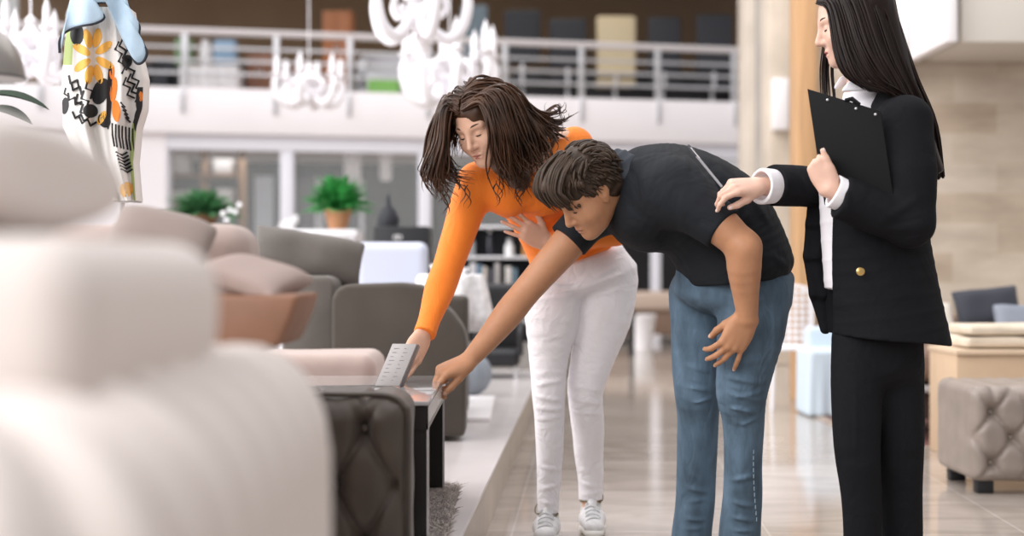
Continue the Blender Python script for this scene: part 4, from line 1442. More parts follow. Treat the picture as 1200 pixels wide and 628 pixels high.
# low glossy coffee table: slab top on two broad dark panels with bright metal edges
BLACKP = mat('black_panel', (0.016, 0.014, 0.013), 0.25, spec=0.5)
EDGE = mat('metal_edge', (0.72, 0.70, 0.70), 0.25, metal=0.7)
TY0, TY1, TX0, TX1, TZ = 3.69, 4.60, -1.00, -0.216, 0.583
ct = empty('coffee_table', ((TX0 + TX1) / 2, (TY0 + TY1) / 2, 0.2), 'low grey topped coffee table with black panel legs and bright metal edges', 'table')
MB().box((TX0, TY0, TZ - 0.012), (TX1, TY1, TZ), 0.003).build('table_top', mat('grey_glass_top', (0.34, 0.33, 0.33), 0.12, spec=0.6, coat=0.4), ct)
MB().box((TX0 + 0.01, TY0 + 0.008, TZ - 0.075), (TX1 - 0.002, TY1 - 0.008, TZ - 0.0125)).build('apron', BLACKP, ct)
MB().box((TX1 - 0.0018, TY0 + 0.004, TZ - 0.055), (TX1 + 0.001, TY1 - 0.004, TZ - 0.0125)).build('side_trim', mat('side_trim', (0.52, 0.50, 0.49), 0.22, metal=0.3), ct)
for y0, y1 in ((TY0 + 0.012, TY0 + 0.05), (TY1 - 0.05, TY1 - 0.012)):
    lg = MB().box((TX0 + 0.02, y0, 0.228), (TX1 - 0.006, y1, TZ - 0.075)).build('leg_panel', BLACKP, ct)
    MB().box((TX1 - 0.006, y0 - 0.004, 0.226), (TX1, y0 + 0.003, TZ - 0.055)).build('edge_strip', EDGE, lg)

# card with printed rows, held up on the table
sb = MB()
b0 = V(P(440, 458, 4.16)[0], 4.16, TZ + 0.002)
du, dv_ = V(0.072, -0.012, 0), P(459, 404, 4.19) - P(438.5, 458, 4.16)
dv_[2] = P(459, 404, 4.19)[2] - TZ
nrm = unit(np.cross(du, dv_))
card = empty('sample_card', b0 + du / 2, 'pale grey sample card with printed rows held upright on the table', 'card')
sb.prism([b0, b0 + du, b0 + du + dv_, b0 + dv_], nrm * 0.006, 0.001)
sb.build('card_face', mat('pale_card', (0.40, 0.375, 0.365), 0.3), card)
sb = MB()
a = b0 + du * 0.86 + nrm * 0.0065
sb.prism([b0 + du * 1.0, b0 + du * 1.0 + dv_, b0 + du * 1.0 + dv_ - nrm * 0.028, b0 + du * 1.0 - nrm * 0.028], unit(du) * 0.003, 0.0005)
sb.build('card_edge', mat('dark_card_edge', (0.17, 0.16, 0.17), 0.3), card)
sb = MB()
for k in range(9):
    t = 0.12 + 0.095 * k
    for (s0, s1) in ((0.14, 0.14 + 0.12 + 0.16 * ((k * 7) % 3) / 3), (0.58, 0.66 + 0.1 * ((k * 5) % 2))):
        q0 = b0 + du * s0 + dv_ * t + nrm * 0.0062
        sb.prism([q0, q0 + du * (s1 - s0), q0 + du * (s1 - s0) + dv_ * 0.012, q0 + dv_ * 0.012], nrm * 0.0006)
sb.build('printed_rows', mat('grey_ink', (0.27, 0.25, 0.25), 0.6), card)

# dark tufted pouf in front of the table
DK = mat('dark_brown_velvet', (0.062, 0.046, 0.034), 0.55, sheen=0.12, var=0.15, vscale=12, bump=0.1, bscale=300)
pf = empty('tufted_pouf', (-0.49, 3.38, 0.2), 'dark brown button tufted pouf with piping in front of the coffee table', 'pouf')
body_, spots = tufted_block('cushion_body', DK, (-0.74, 3.215, 0.215), (-0.242, 3.56, 0.632), 3.215, 0.1325, 0.129, (P(427.5, 0, 3.24)[0], P(0, 502, 3.24)[2]), 0.0055, pf, 0.05, 0.040)
for (x, z) in spots:
    if x > -0.60:
        MB().ball((x, 3.243, z), (0.011, 0.007, 0.011), 2).build('button', DK, pf)
for dyy in (0.030, 0.052):
    pts = [(-0.238 + 0.0, 3.215 + dyy, 0.23), (-0.237, 3.215 + dyy, 0.45), (-0.237, 3.215 + dyy, 0.585), (-0.247, 3.215 + dyy, 0.612), (-0.285, 3.215 + dyy, 0.636), (-0.40, 3.215 + dyy, 0.639), (-0.72, 3.215 + dyy, 0.639)]
    MB().tube([V(*p) for p in catmull(pts, 40)], 0.0055, 8).build('piping', DK, pf)
for x in (-0.68, -0.32):
    for y in (3.28, 3.50):
        MB().lathe([(0.02, 0), (0.026, 0.012), (0.026, 0.02)], (x, y, 0.2)).build('foot', BLACKP, pf)

# shaggy rug under the table
rug = empty('shag_rug', (-0.7, 4.1, 0.2), 'grey shaggy rug under the coffee table', 'rug')
MB().box((-1.02, 3.64, 0.2), (-0.175, 4.68, 0.214), 0.006).build('rug_base', mat('rug_back', (0.30, 0.27, 0.26), 0.95), rug)
paths, rad = [], []
for i in range(9000):
    x, y = RNG.uniform(-0.62, -0.170), RNG.uniform(3.64, 4.68)
    if i < 900:
        x = RNG.uniform(-1.02, -0.62)
    lean = RNG.normal(0, 0.010, 2)
    paths.append(np.array([(x, y, 0.210), (x + lean[0] * 0.5, y + lean[1] * 0.5, 0.222), (x + lean[0] * 1.5, y + lean[1] * 1.5, 0.226 + RNG.uniform(0, 0.008))]))
    rad.append(0.0022)
pile = strands('rug_pile', paths, rad, mat('rug_grey', (0.56, 0.50, 0.46), 0.95, var=0.35, vscale=30), rug, sides=3, flat=0.7)
pile['kind'] = 'stuff'

# cream sofa filling the lower left corner
CREAM = mat('cream_velvet', (0.70, 0.63, 0.59), 0.75, sheen=0.15, bump=0.05, bscale=250)
cs = empty('cream_sofa', (-0.85, 1.3, 0.2), 'cream channel-tufted sofa close up at the edge of the display platform', 'sofa')
S = SDF()
S.box((-0.845, 1.30, 0.523), (0.618, 0.52, 0.30), None, 0.115, 0)


def ribs(Q):
    x, y = Q[:, 0], Q[:, 1]
    # channels on the rounded end towards the aisle, fanned round its two corners
    cx_, cy_ = -0.38, np.clip(y, 0.95, 1.62)
    ang = np.arctan2(y - cy_, np.maximum(x - cx_, 1e-4))
    s = cy_ + ang * 0.17
    w = np.clip((x + 0.52) / 0.16, 0, 1)
    return -0.034 * w * (np.abs(np.cos(s * math.pi / 0.11)) - 0.5) + 0.002 * wob(Q, 14, 5)


S.obj('seat_base', CREAM, 0.010, cs, ribs, 2)
S = SDF()
S.box((-0.86, 1.28, 0.870), (0.545, 0.245, 0.072), None, 0.040, 0)
S.box((-0.86, 1.28, 0.885), (0.545, 0.245, 0.055), None, 0.045, 0.03)
S.obj('back_cushion', CREAM, 0.009, cs, lambda Q: 0.004 * wob(Q, 12, 5) + 0.006 * np.exp(-((Q[:, 0] + 0.62) / 0.02) ** 2), 2)
cp = pillow('throw_pillow', (-0.625, 1.27, 1.004), (0.46, 0.40, 0.125), np.array([V(1, 0, 0), V(0, 1, 0), V(0, 0, 1)]), CREAM, 0.009, 1.0, ex_=0.34, n=3)
tag(cp, 'plump cream pillow lying on top of the cream sofa back', 'pillow')

# taupe sofa behind it with its cushions
TAUPE = mat('taupe_fabric', (0.26, 0.20, 0.175), 0.85, sheen=0.2, var=0.08, vscale=9)
PINKB = mat('pink_beige_fabric', (0.43, 0.335, 0.30), 0.85, sheen=0.2, var=0.06, vscale=9)
BRN = mat('brown_leatherette', (0.25, 0.125, 0.075), 0.55, var=0.12, vscale=8)
ts = empty('taupe_sofa', (-1.0, 2.65, 0.2), 'pinkish taupe sofa standing just behind the cream sofa', 'sofa')
S = SDF()
S.box((-1.14, 2.60, 0.475), (0.70, 0.38, 0.26), None, 0.06, 0)
S.obj('seat_base', PINKB, 0.012, ts, None, 2)
S = SDF()
S.box((-1.16, 3.07, 0.61), (0.605, 0.10, 0.41), None, 0.05, 0)
S.obj('backrest', PINKB, 0.010, ts, lambda Q: 0.003 * wob(Q, 14, 5), 2)
tp = pillow('throw_pillow', P(186, 289, 2.78), (0.20, 0.20, 0.09), np.array([unit(V(1, 0.1, -0.20)), unit(V(0.1, 0.75, 0.5)), unit(np.cross(unit(V(1, 0.1, -0.20)), unit(V(0.1, 0.75, 0.5))))]), TAUPE, 0.006)
tag(tp, 'taupe pillow slumped against the sofa behind the cream one', 'pillow')
R1 = np.array([unit(V(1, -0.10, -0.30)), unit(V(0.12, 0.9, 0.12)), unit(V(0.29, -0.15, 1))])
a = [P(x, y, 2.56) for x, y in ((236, 344), (300, 346), (351, 344), (342, 372), (327, 406), (300, 412), (236, 412))]
bp1 = MB().prism(a, (0, 0.27, 0), 0.012, 3).build('seat_cushion', BRN)
tag(bp1, 'brown square edged cushion under a dusky pink cushion', 'cushion')
bp2 = pillow('throw_pillow', P(298, 324, 2.70), (0.165, 0.26, 0.050), R1, mat('dusky_pink_fabric', (0.36, 0.275, 0.245), 0.85), 0.006)
tag(bp2, 'pale pink cushion lying on the brown square edged cushion behind the cream sofa', 'cushion')

# pink-beige bench end beyond the table
be = empty('upholstered_bench', P(390, 440, 5.4), 'low pink beige upholstered bench between the coffee table and grey sofa', 'bench')
S = SDF()
S.box((P(340, 0, 5.4)[0] - 0.06, 5.4, 0.545), (0.405, 0.22, 0.072), None, 0.055, 0)
S.obj('seat', PINKB, 0.008, be, lambda Q: 0.003 * wob(Q, 16, 5), 2)
S = SDF()
S.box((P(336, 0, 5.4)[0] - 0.06, 5.4, 0.36), (0.38, 0.19, 0.12), None, 0.02, 0)
S.obj('base', TAUPE, 0.010, be, None, 1)
for x in (-1.1, -0.56):
    for y in (5.26, 5.54):
        MB().lathe([(0.018, 0), (0.022, 0.05)], (x, y, 0.2), 12).build('foot', BLACKP, be)

# grey sofa with a slumped cushion, seen from its arm end
GREYS = mat('grey_brown_fabric', (0.068, 0.056, 0.045), 0.8, sheen=0.1, var=0.12, vscale=6)
GREYC = mat('grey_cushion_fabric', (0.125, 0.111, 0.098), 0.8, sheen=0.12, var=0.14, vscale=6)
gs = empty('grey_sofa', P(440, 440, 6.3), 'grey brown sofa with broad arms behind the pink beige bench', 'sofa')
prof = [(388, 350), (394, 338), (405, 333), (470, 331), (494, 334), (506, 344), (530, 366), (543, 384), (547, 400), (545, 512), (388, 512)]
a = [P(x, y, 6.0) for x, y in prof]
for q in a:
    q[2] = max(q[2], 0.21)
MB().prism(a, (0, 0.24, 0), 0.022, 3).build('arm', GREYS, gs)
a = [P(x, y, 6.05) for x, y in ((330, 330), (336, 323), (384, 323), (392, 330), (392, 520), (330, 520))]
for q in a:
    q[2] = max(q[2], 0.21)
MB().prism(a, (0, 0.9, 0), 0.02, 3).build('backrest', GREYC, gs)
MB().box((P(385, 0, 6.2)[0], 6.25, 0.21), (P(540, 0, 6.2)[0], 7.1, 0.60), 0.04, seg=3).build('seat', GREYS, gs)
MB().box((P(388, 0, 6.2)[0], 7.1, 0.21), (P(541, 0, 6.2)[0], 7.3, 0.80), 0.03, seg=3).build('arm', GREYS, gs)
Rg = np.array([unit(V(1, 0.15, -0.16)), unit(V(0.12, 0.35, 1)), unit(np.cross(V(1, 0.15, -0.16), V(0.12, 0.35, 1)))])
gp = pillow('throw_pillow', P(361, 303, 6.35), (0.50, 0.23, 0.19), Rg, GREYC, 0.009, n=3, crumple=0.007)
tag(gp, 'big grey cushion slumped over the back of the grey brown sofa', 'cushion')

# light blue armchair
LB = mat('light_blue_fabric', (0.56, 0.59, 0.70), 0.85, sheen=0.2)
la = empty('armchair', P(458, 400, 8.6), 'pale blue armchair with a rounded back behind the grey brown sofa', 'armchair')
S = SDF()
S.box(P(459, 338, 8.6), (0.22, 0.05, 0.28), None, 0.05, 0)
S.obj('backrest', LB, 0.010, la, None, 2)
S = SDF()
S.box(P(459, 0, 8.38) * V(1, 1, 0) + V(0, 0, 0.52), (0.21, 0.24, 0.07), None, 0.04, 0)
S.obj('seat', LB, 0.012, la, None, 1)
for sx in (-0.17, 0.17):
    for y in (8.2, 8.6):
        MB().tube([V(P(459, 0, 8.4)[0] + sx, y, 0.2), V(P(459, 0, 8.4)[0] + sx * 0.95, y, 0.46)], [0.012, 0.018], 8).build('leg', BLACKP, la)

# white clothed round table
wt = empty('round_table', P(525, 470, 7.64), 'round table under a white cloth behind the grey brown sofa', 'table')
WC = mat('white_cloth', (0.80, 0.79, 0.80), 0.8, var=0.18, vscale=22)
c = P(528, 0, 7.64)
m = MB()
rings = []
n = 72
for r, z, w in ((0.001, 0.905, 0), (0.16, 0.905, 0), (0.175, 0.90, 0), (0.182, 0.885, 0.004), (0.19, 0.80, 0.018), (0.20, 0.70, 0.03), (0.205, 0.60, 0.036)):
    rings.append([m.bm.verts.new((c[0] + (r + w * math.sin(9 * a)) * math.cos(a), 7.64 + (r + w * math.sin(9 * a)) * math.sin(a), z + w * 0.4 * math.sin(4 * a))) for a in np.linspace(0, 2 * math.pi, n + 1)[:-1]])
for A, B_ in zip(rings, rings[1:]):
    for k in range(n):
        m.bm.faces.new((A[k], A[(k + 1) % n], B_[(k + 1) % n], B_[k]))
o = m.build('tablecloth', WC, wt)
o.modifiers.new('thickness', 'SOLIDIFY').thickness = 0.003
MB().lathe([(0.14, 0), (0.14, 0.02), (0.03, 0.05), (0.025, 0.3), (0.03, 0.66), (0.15, 0.68), (0.15, 0.69)], (c[0], 7.64, 0.2), 28).build('pedestal', mat('pedestal_white', (0.7, 0.7, 0.7), 0.4), wt)
for i, (px, r, hh) in enumerate(((512, 0.035, 0.05), (540, 0.045, 0.035))):
    q = P(px, 0, 7.64)
    tag(MB().lathe([(r * 0.5, 0), (r, hh * 0.6), (r * 1.05, hh), (r * 0.98, hh), (r * 0.9, hh * 0.6), (0.001, hh * 0.3)], (q[0], 7.64, 0.908), 20).build('bowl', WC),
        ('small tall white bowl on the white clothed table, nearer the blue armchair', 'wide shallow white bowl on the white clothed table, nearer the aisle')[i], 'bowl')

# black lounge chair, pouf ball, white slab and the display shelf further back
BLK = mat('black_leather', (0.014, 0.014, 0.016), 0.45)
bc = empty('lounge_chair', P(585, 440, 9.8), 'black leather lounge chair at the far edge of the platform', 'chair')
S = SDF()
S.box(P(588, 372, 9.95), (0.14, 0.06, 0.24), None, 0.05, 0)
S.obj('backrest', BLK, 0.010, bc, None, 2)
S = SDF()
S.box(P(584, 418, 9.7), (0.15, 0.2, 0.06), None, 0.045, 0)
S.obj('seat', BLK, 0.010, bc, None, 2)
for sx in (-0.12, 0.12):
    for y in (9.55, 9.95):
        MB().tube([V(P(584, 0, 9.7)[0] + sx, y, 0.2), V(P(584, 0, 9.7)[0] + sx, y, 0.32)], 0.014, 8).build('leg', STEEL, bc)
for sx in (-0.15, 0.15):
    MB().tube(catmull([V(P(584, 0, 9.7)[0] + sx, 9.52, 0.36), V(P(584, 0, 9.7)[0] + sx, 9.52, 0.55), V(P(584, 0, 9.7)[0] + sx, 9.75, 0.58), V(P(584, 0, 9.7)[0] + sx, 9.95, 0.56)], 14), 0.02, 8).build('armrest', BLK, bc)
S = SDF()
S.ell(P(546, 438, 8.2), (0.15, 0.15, 0.135), None, 0)
S.cut((0, 0, 0.201), (0, 0, -1))
tag(S.obj('ball_pouf', mat('grey_blue_knit', (0.27, 0.30, 0.34), 0.9, bump=0.4, bscale=90), 0.008, None, lambda Q: 0.002 * np.sin(np.arctan2(Q[:, 0] - P(546, 0, 8.2)[0], Q[:, 1] - 8.2) * 16)),
    'round grey blue pouf on the platform beside the grey brown sofa', 'pouf')
tag(MB().prism([(P(522, 0, 6.8)[0], 6.8, 0.2), (P(574, 0, 6.8)[0], 6.8, 0.2), (P(580, 0, 8.0)[0], 8.0, 0.2), (P(533, 0, 8.0)[0], 8.0, 0.2)], (0, 0, 0.022), 0.004).build(
    'sample_slab', mat('white_slab', (0.84, 0.81, 0.81), 0.35)), 'flat white slab lying on the platform beyond the coffee table', 'slab')
# ------------------------------------------------------------------ right-hand side
GT = mat('grey_beige_leather', (0.27, 0.225, 0.195), 0.42, var=0.1, vscale=10)
pr = empty('tufted_pouf', P(1200, 575, 5.95), 'grey beige button tufted pouf on black feet by the stone wall', 'pouf')
X0, X1 = P(1139, 0, 5.85)[0], P(1139, 0, 5.85)[0] + 0.52
o, spots = tufted_block('cushion_body', GT, (X0, 5.85, 0.055), (X1, 6.35, 0.445), 5.85, 0.165, 0.105, (X0 + 0.085, 0.13), 0.007, pr, 0.035, 0.036)
for (x, z) in spots:
    MB().ball((x, 5.878, z), (0.012, 0.008, 0.012), 2).build('button', GT, pr)
for x in (X0 + 0.07, X1 - 0.07):
    for y in (5.92, 6.28):
        MB().box((x - 0.035, y - 0.03, 0), (x + 0.035, y + 0.03, 0.06), 0.006).build('foot', BLK, pr)

OAKB = mat('pale_board', (0.52, 0.375, 0.25), 0.6, var=0.06, vscale=6)
bx = empty('display_box', P(1180, 540, 6.9), 'pale brown wooden display box carrying folded cloths', 'box')
BX0, BX1 = P(1121, 0, 6.9)[0], P(1121, 0, 6.9)[0] + 0.62
MB().box((BX0, 6.9, 0), (BX1, 7.35, 0.52), 0.006).build('carcass', OAKB, bx)
MB().box((BX0 - 0.006, 6.885, 0.515), (BX1 + 0.006, 7.36, 0.54), 0.004).build('top_board', mat('pale_board_top', (0.58, 0.44, 0.31), 0.6), bx)
CL = mat('folded_cream_cloth', (0.63, 0.54, 0.43), 0.85, var=0.08, vscale=12)
for k, (z, ins) in enumerate(((0.543, 0.02), (0.603, 0.05))):
    S = SDF()
    S.box((BX0 + 0.27, 7.1, z + 0.030), (0.22 - ins * 0.4, 0.17, 0.026), None, 0.02, 0)
    tag(S.obj('folded_cloth', CL, 0.007, None, lambda Q: 0.0025 * wob(Q * V(1, 1, 3), 26, 5) + 0.003 * np.cos(Q[:, 2] * 380), 1),
        ('folded cream cloth lying directly on the pale brown box', 'folded cream cloth on top of another folded cloth')[k], 'cloth')
bs_ = empty('brown_sofa', P(1120, 520, 7.9), 'brown low sofa on a steel rail against the stone wall', 'sofa')
BS = mat('brown_sofa_fabric', (0.17, 0.105, 0.075), 0.7, var=0.1, vscale=6)
SX0, SX1 = P(1050, 0, 7.7)[0], P(1050, 0, 7.7)[0] + 1.6
MB().box((SX0, 7.6, 0.33), (SX1, 8.5, 0.50), 0.05, seg=3).build('seat', BS, bs_)
MB().box((SX0, 8.35, 0.33), (SX1, 8.55, 0.66), 0.05, seg=3).build('backrest', BS, bs_)
MB().box((SX0 + 0.02, 7.62, 0.27), (SX1 - 0.02, 7.66, 0.31), 0.008).build('front_rail', STEEL, bs_)
MB().box((SX0 + 0.05, 7.70, 0.12), (SX1 - 0.05, 8.45, 0.335), 0.02).build('base', mat('dark_brown_base', (0.07, 0.04, 0.03), 0.7), bs_)
for x in (SX0 + 0.08, SX1 - 0.08):
    for y in (7.66, 8.42):
        MB().tube([V(x, y, 0.014), V(x, y, 0.3)], 0.015, 10).build('leg', STEEL, bs_)
NV = mat('navy_fabric', (0.022, 0.024, 0.036), 0.7, sheen=0.2)
Rn = lambda t, b: np.array([unit(V(1, 0, t)), unit(V(-t, b, 1)), unit(np.cross(unit(V(1, 0, t)), unit(V(-t, b, 1))))])
tag(pillow('throw_pillow', P(1157, 361, 8.22), (0.38, 0.24, 0.12), Rn(0.10, 0.35), NV, 0.008), 'dark navy cushion leaning on the back of the brown sofa', 'cushion')
tag(pillow('throw_pillow', P(1192, 374, 7.95), (0.26, 0.17, 0.09), Rn(-0.05, 0.6), mat('steel_blue_fabric', (0.20, 0.22, 0.26), 0.7), 0.008), 'small blue grey cushion in front of the navy cushion', 'cushion')
tag(pillow('throw_pillow', P(1100, 378, 8.18), (0.17, 0.24, 0.10), Rn(0.05, 0.4), mat('ivory_fabric', (0.60, 0.55, 0.48), 0.8), 0.008), 'ivory cushion on the brown sofa beside the navy cushion', 'cushion')
rg = empty('patterned_rug', (SX0 + 0.5, 7.9, 0), 'dark red patterned rug under the brown sofa', 'rug')
MB().box((SX0 - 0.12, 7.43, 0.0), (SX1, 8.9, 0.012), 0.004).build('pile', mat('dark_red_pile', (0.11, 0.045, 0.038), 0.95, var=0.7, vscale=14), rg)
MB().box((SX0 - 0.17, 7.39, 0.0), (SX1 + 0.05, 8.95, 0.008), 0.003).build('border', mat('rug_border', (0.32, 0.26, 0.22), 0.95, var=0.3, vscale=20), rg)

# white garden chair with open lattice back, pale blue slipcovered chair
WM = mat('white_metal', (0.82, 0.81, 0.83), 0.4)
wc = empty('lattice_chair', P(930, 470, 9.7), 'white metal chair with a lattice back behind the person in jeans', 'chair')
ccx = P(927, 0, 9.6)[0]
MB().box((ccx - 0.19, 9.40, 0.395), (ccx + 0.19, 9.78, 0.425), 0.012).build('seat', WM, wc)
m = MB()
for k in range(8):
    x = ccx - 0.16 + k * 0.0457
    m.box((x - 0.008, 9.775, 0.43), (x + 0.008, 9.79, 0.80), 0.002)
for k in range(8):
    z = 0.46 + k * 0.045
    m.box((ccx - 0.17, 9.772, z - 0.008), (ccx + 0.17, 9.793, z + 0.008), 0.002)
m.build('back_lattice', WM, wc)
MB().tube(catmull([V(ccx - 0.18, 9.785, 0.40), V(ccx - 0.18, 9.785, 0.72), V(ccx - 0.12, 9.785, 0.81), V(ccx + 0.12, 9.785, 0.81), V(ccx + 0.18, 9.785, 0.72), V(ccx + 0.18, 9.785, 0.40)], 30), 0.013, 8).build('back_frame', WM, wc)
for sx in (-0.16, 0.16):
    for y in (9.43, 9.75):
        MB().tube([V(ccx + sx, y, 0), V(ccx + sx * 0.92, y, 0.40)], 0.013, 8).build('leg', WM, wc)
bl = empty('slipcover_chair', P(960, 475, 9.2), 'pale blue slipcovered chair beside the white lattice chair', 'chair')
SB = mat('ice_blue_cover', (0.55, 0.64, 0.72), 0.85)
bcx = P(968, 0, 9.2)[0]
S = SDF()
S.box((bcx, 9.15, 0.215), (0.165, 0.2, 0.215), None, 0.03, 0)
S.obj('seat', SB, 0.010, bl, lambda Q: 0.006 * np.sin(Q[:, 0] * 70) * np.clip(1 - Q[:, 2] / 0.4, 0, 1), 1)
S = SDF()
S.box((bcx + 0.03, 9.33, 0.44), (0.14, 0.045, 0.12), None, 0.03, 0)
S.obj('backrest', SB, 0.010, bl, None, 1)

# ------------------------------------------------------------------ hanging things on the left
# coat stand with the printed jacket
cst = empty('coat_stand', P(143, 0, 4.5) * V(1, 1, 0) + V(0, 0, 0.2), 'slim grey coat stand carrying the printed jacket', 'coat stand')
sx, sy = P(143, 0, 4.5)[0], 4.5
MB().tube([V(sx, sy, 0.2), V(sx, sy, 2.0)], 0.009, 10).build('pole', mat('grey_pole', (0.55, 0.53, 0.53), 0.4), cst)
MB().lathe([(0.15, 0), (0.15, 0.01), (0.03, 0.03), (0.012, 0.05)], (sx, sy, 0.2), 28).build('base', MATS['grey_pole'], cst)
MB().tube(catmull([V(sx, sy, 1.93), V(sx - 0.03, sy - 0.04, 1.94), V(sx - 0.04, sy - 0.06, 1.90), V(sx - 0.035, sy - 0.055, 1.865)], 12), 0.007, 8).build('hook', MATS['grey_pole'], cst)

GX = lambda px: P(px, 0, 4.4)[0]
GZ = lambda py: P(0, py, 4.4)[2]
pk = empty('printed_jacket', (GX(120), 4.4, GZ(120)), 'jacket with orange flowers and black zigzags hanging from the coat stand', 'jacket')
gm = [mat('print_white', (0.74, 0.71, 0.68), 0.8), mat('print_black', (0.018, 0.017, 0.018), 0.8), mat('print_yellow', (0.80, 0.42, 0.08), 0.8), mat('print_orange', (0.80, 0.22, 0.03), 0.8),
      mat('print_green', (0.33, 0.40, 0.14), 0.8)]
# the body of the jacket: a folded hanging cloth, u across, v downwards (both 0..1)
outl_l = [(0.0, 84), (0.18, 76), (0.4, 72), (0.62, 74), (0.8, 92), (1.0, 126)]
outl_r = [(0.0, 150), (0.18, 158), (0.36, 168), (0.52, 167), (0.62, 160), (0.8, 156), (1.0, 159)]
itp = lambda T, v: float(np.interp(v, [t[0] for t in T], [t[1] for t in T]))


def cloth(u, v, off=0.0):
    l, r = itp(outl_l, v), itp(outl_r, v)
    px = l + (r - l) * u
    py = 8 + 227 * v
    y = 4.37 - 0.055 * math.sin(math.pi * u) + 0.030 * math.sin(u * 13 + 1.0 + v * 1.2) * (0.3 + 0.7 * v) + 0.012 * math.sin(u * 29 + 2)
    return P(px, py, y - off)


VS, FS, MI = [], [], []
NU, NV_ = 60, 70
for j in range(NV_ + 1):
    for i in range(NU + 1):
        VS.append(cloth(i / NU, j / NV_))
for j in range(NV_ + 1):
    for i in range(NU + 1):
        u = i / NU
        VS.append(cloth(u, j / NV_) * V(1, 0, 1) + V(0, 4.47 - 0.02 * math.sin(math.pi * u) if 0 < i < NU else cloth(u, j / NV_)[1] + 0.004, 0))
K = (NU + 1) * (NV_ + 1)
idx = lambda i, j, s: s * K + j * (NU + 1) + i
for j in range(NV_):
    for i in range(NU):
        FS.append((idx(i, j, 0), idx(i, j + 1, 0), idx(i + 1, j + 1, 0), idx(i + 1, j, 0)))
        u, v = (i + 0.5) / NU, (j + 0.5) / NV_
        MI.append(4 if (v < 0.30 and u < 0.12) or (u > 0.93 and v > 0.6) else (1 if u > 0.93 and 0.42 < v < 0.6 else 0))
        FS.append((idx(i, j, 1), idx(i + 1, j, 1), idx(i + 1, j + 1, 1), idx(i, j + 1, 1)))
        MI.append(0)
for j in range(NV_):
    for i, sgn in ((0, 1), (NU, -1)):
        q = (idx(i, j, 0), idx(i, j, 1), idx(i, j + 1, 1), idx(i, j + 1, 0))
        FS.append(q if sgn > 0 else q[::-1])
        MI.append(0)


def px_uv(px, py):
    v = (py - 8) / 227
    l, r = itp(outl_l, v), itp(outl_r, v)
    return (px - l) / (r - l), v


def patch(poly, mi):
    """A printed shape given by picture columns and rows, laid on the cloth."""
    base = len(VS)
    c = np.mean(poly, 0)
    rings = 4
    pts = []
    n = len(poly)
    for k in range(1, rings + 1):
        for p in poly:
            pts.append(c + (np.array(p) - c) * k / rings)
    VS.append(cloth(*px_uv(*c), 0.0025))
    for p in pts:
        u, v = px_uv(*p)
        VS.append(cloth(min(max(u, 0), 1), min(max(v, 0), 1), 0.0025))
    for i in range(n):
        FS.append((base, base + 1 + i, base + 1 + (i + 1) % n, base))
        MI.append(mi)
        for k in range(rings - 1):
            a = base + 1 + k * n
            FS.append((a + i, a + n + i, a + n + (i + 1) % n, a + (i + 1) % n))
            MI.append(mi)


def oval(cx_, cy_, rx, ry, rot=0, n=18, squash=0.0):
    o = []
    for a in np.linspace(0, 2 * math.pi, n + 1)[:-1]:
        x, y = rx * math.cos(a) * (1 - squash * math.sin(a)), ry * math.sin(a)
        o.append((cx_ + x * math.cos(rot) - y * math.sin(rot), cy_ + x * math.sin(rot) + y * math.cos(rot)))
    return o


def zig(x0, y0, dx, dy, amp, n, w, mi=1):
    for i in range(n):
        s = amp if i % 2 else -amp
        a = np.array((x0 + dx * i - dy * 0, y0 + dy * i))
        nx = np.array((dy, -dx)) / math.hypot(dx, dy)
        p, q = a + nx * (-s), a + np.array((dx, dy)) + nx * s
        t = (q - p) / np.linalg.norm(q - p)
        k = np.array((-t[1], t[0])) * w / 2
        e = t * w * 0.3
        patch([p - k - e, q - k + e, q + k + e, p + k - e], mi)


for a in range(8):      # big flower
    t = a * math.pi / 4 + 0.35
    patch(oval(109 + 14 * math.cos(t), 66 + 23 * math.sin(t), 11.5, 5.0, t * 1.0 + 0.25 * math.sin(2 * t), 16, 0.15), 2)
patch(oval(133, 105, 4, 15, 0.1), 3)
patch(oval(136, 130, 5, 13, -0.1), 3)
patch(oval(131, 84, 3, 9, 0.0), 3)
for s in ((90, 40, 8, 13, 0), (76, 124, 4.5, 10, 0.1), (118, 107, 9.5, 16, 0.35), (106, 130, 9, 8, 0.2), (122, 141, 7, 9, -0.5), (149, 72, 6, 8, 0.2), (163, 118, 4, 16, 0), (161, 140, 4, 14, 0.1), (128, 112, 3, 40, 0.04)):
    patch(oval(*s), 1)
patch(oval(119, 138, 4, 9, 0.5), 2)
patch(oval(148, 222, 8, 9, 0.2), 2)
patch(oval(165, 113, 2.5, 6, 0), 3)
zig(79, 92, 5, 2.5, 3.5, 3, 2.6)
zig(82, 100, 5, 2.5, 3.5, 3, 2.6)
zig(75, 104, 2, 5, 2, 2, 2)
zig(88, 112, 3, 6, 3.2, 4, 2.6)
zig(95, 108, 3, 6, 3.2, 3, 2.6)
zig(84, 134, 5, 1.5, 3, 4, 2.4)
zig(136, 50, 2, 7, 3.2, 5, 2.4)
zig(141, 46, 2, 7, 3.2, 5, 2.2)
zig(78, 112, 4, 2.5, 3.2, 4, 2.4)
zig(100, 96, 3, 6, 3.0, 3, 2.4)
zig(92, 140, 5, 1.5, 3, 4, 2.4)
zig(146, 60, 2, 6, 3.0, 4, 2.2)
zig(150, 88, 2.4, 6, 3.5, 5, 2.2)
zig(145, 92, 2.4, 6, 3.2, 4, 2.0)
zig(155, 84, 2.4, 6, 3.2, 4, 2.0)
for k in range(5):
    zig(141 + 1.5 * k, 122 + 4.4 * k, 6, 1.6, 2, 1, 2.0)
for k in range(7):
    zig(131 + 4 * k, 145 + 1.0 * k, 1.2 - 0.4 * (k % 2), 13, 0.5, 2, 2.0)
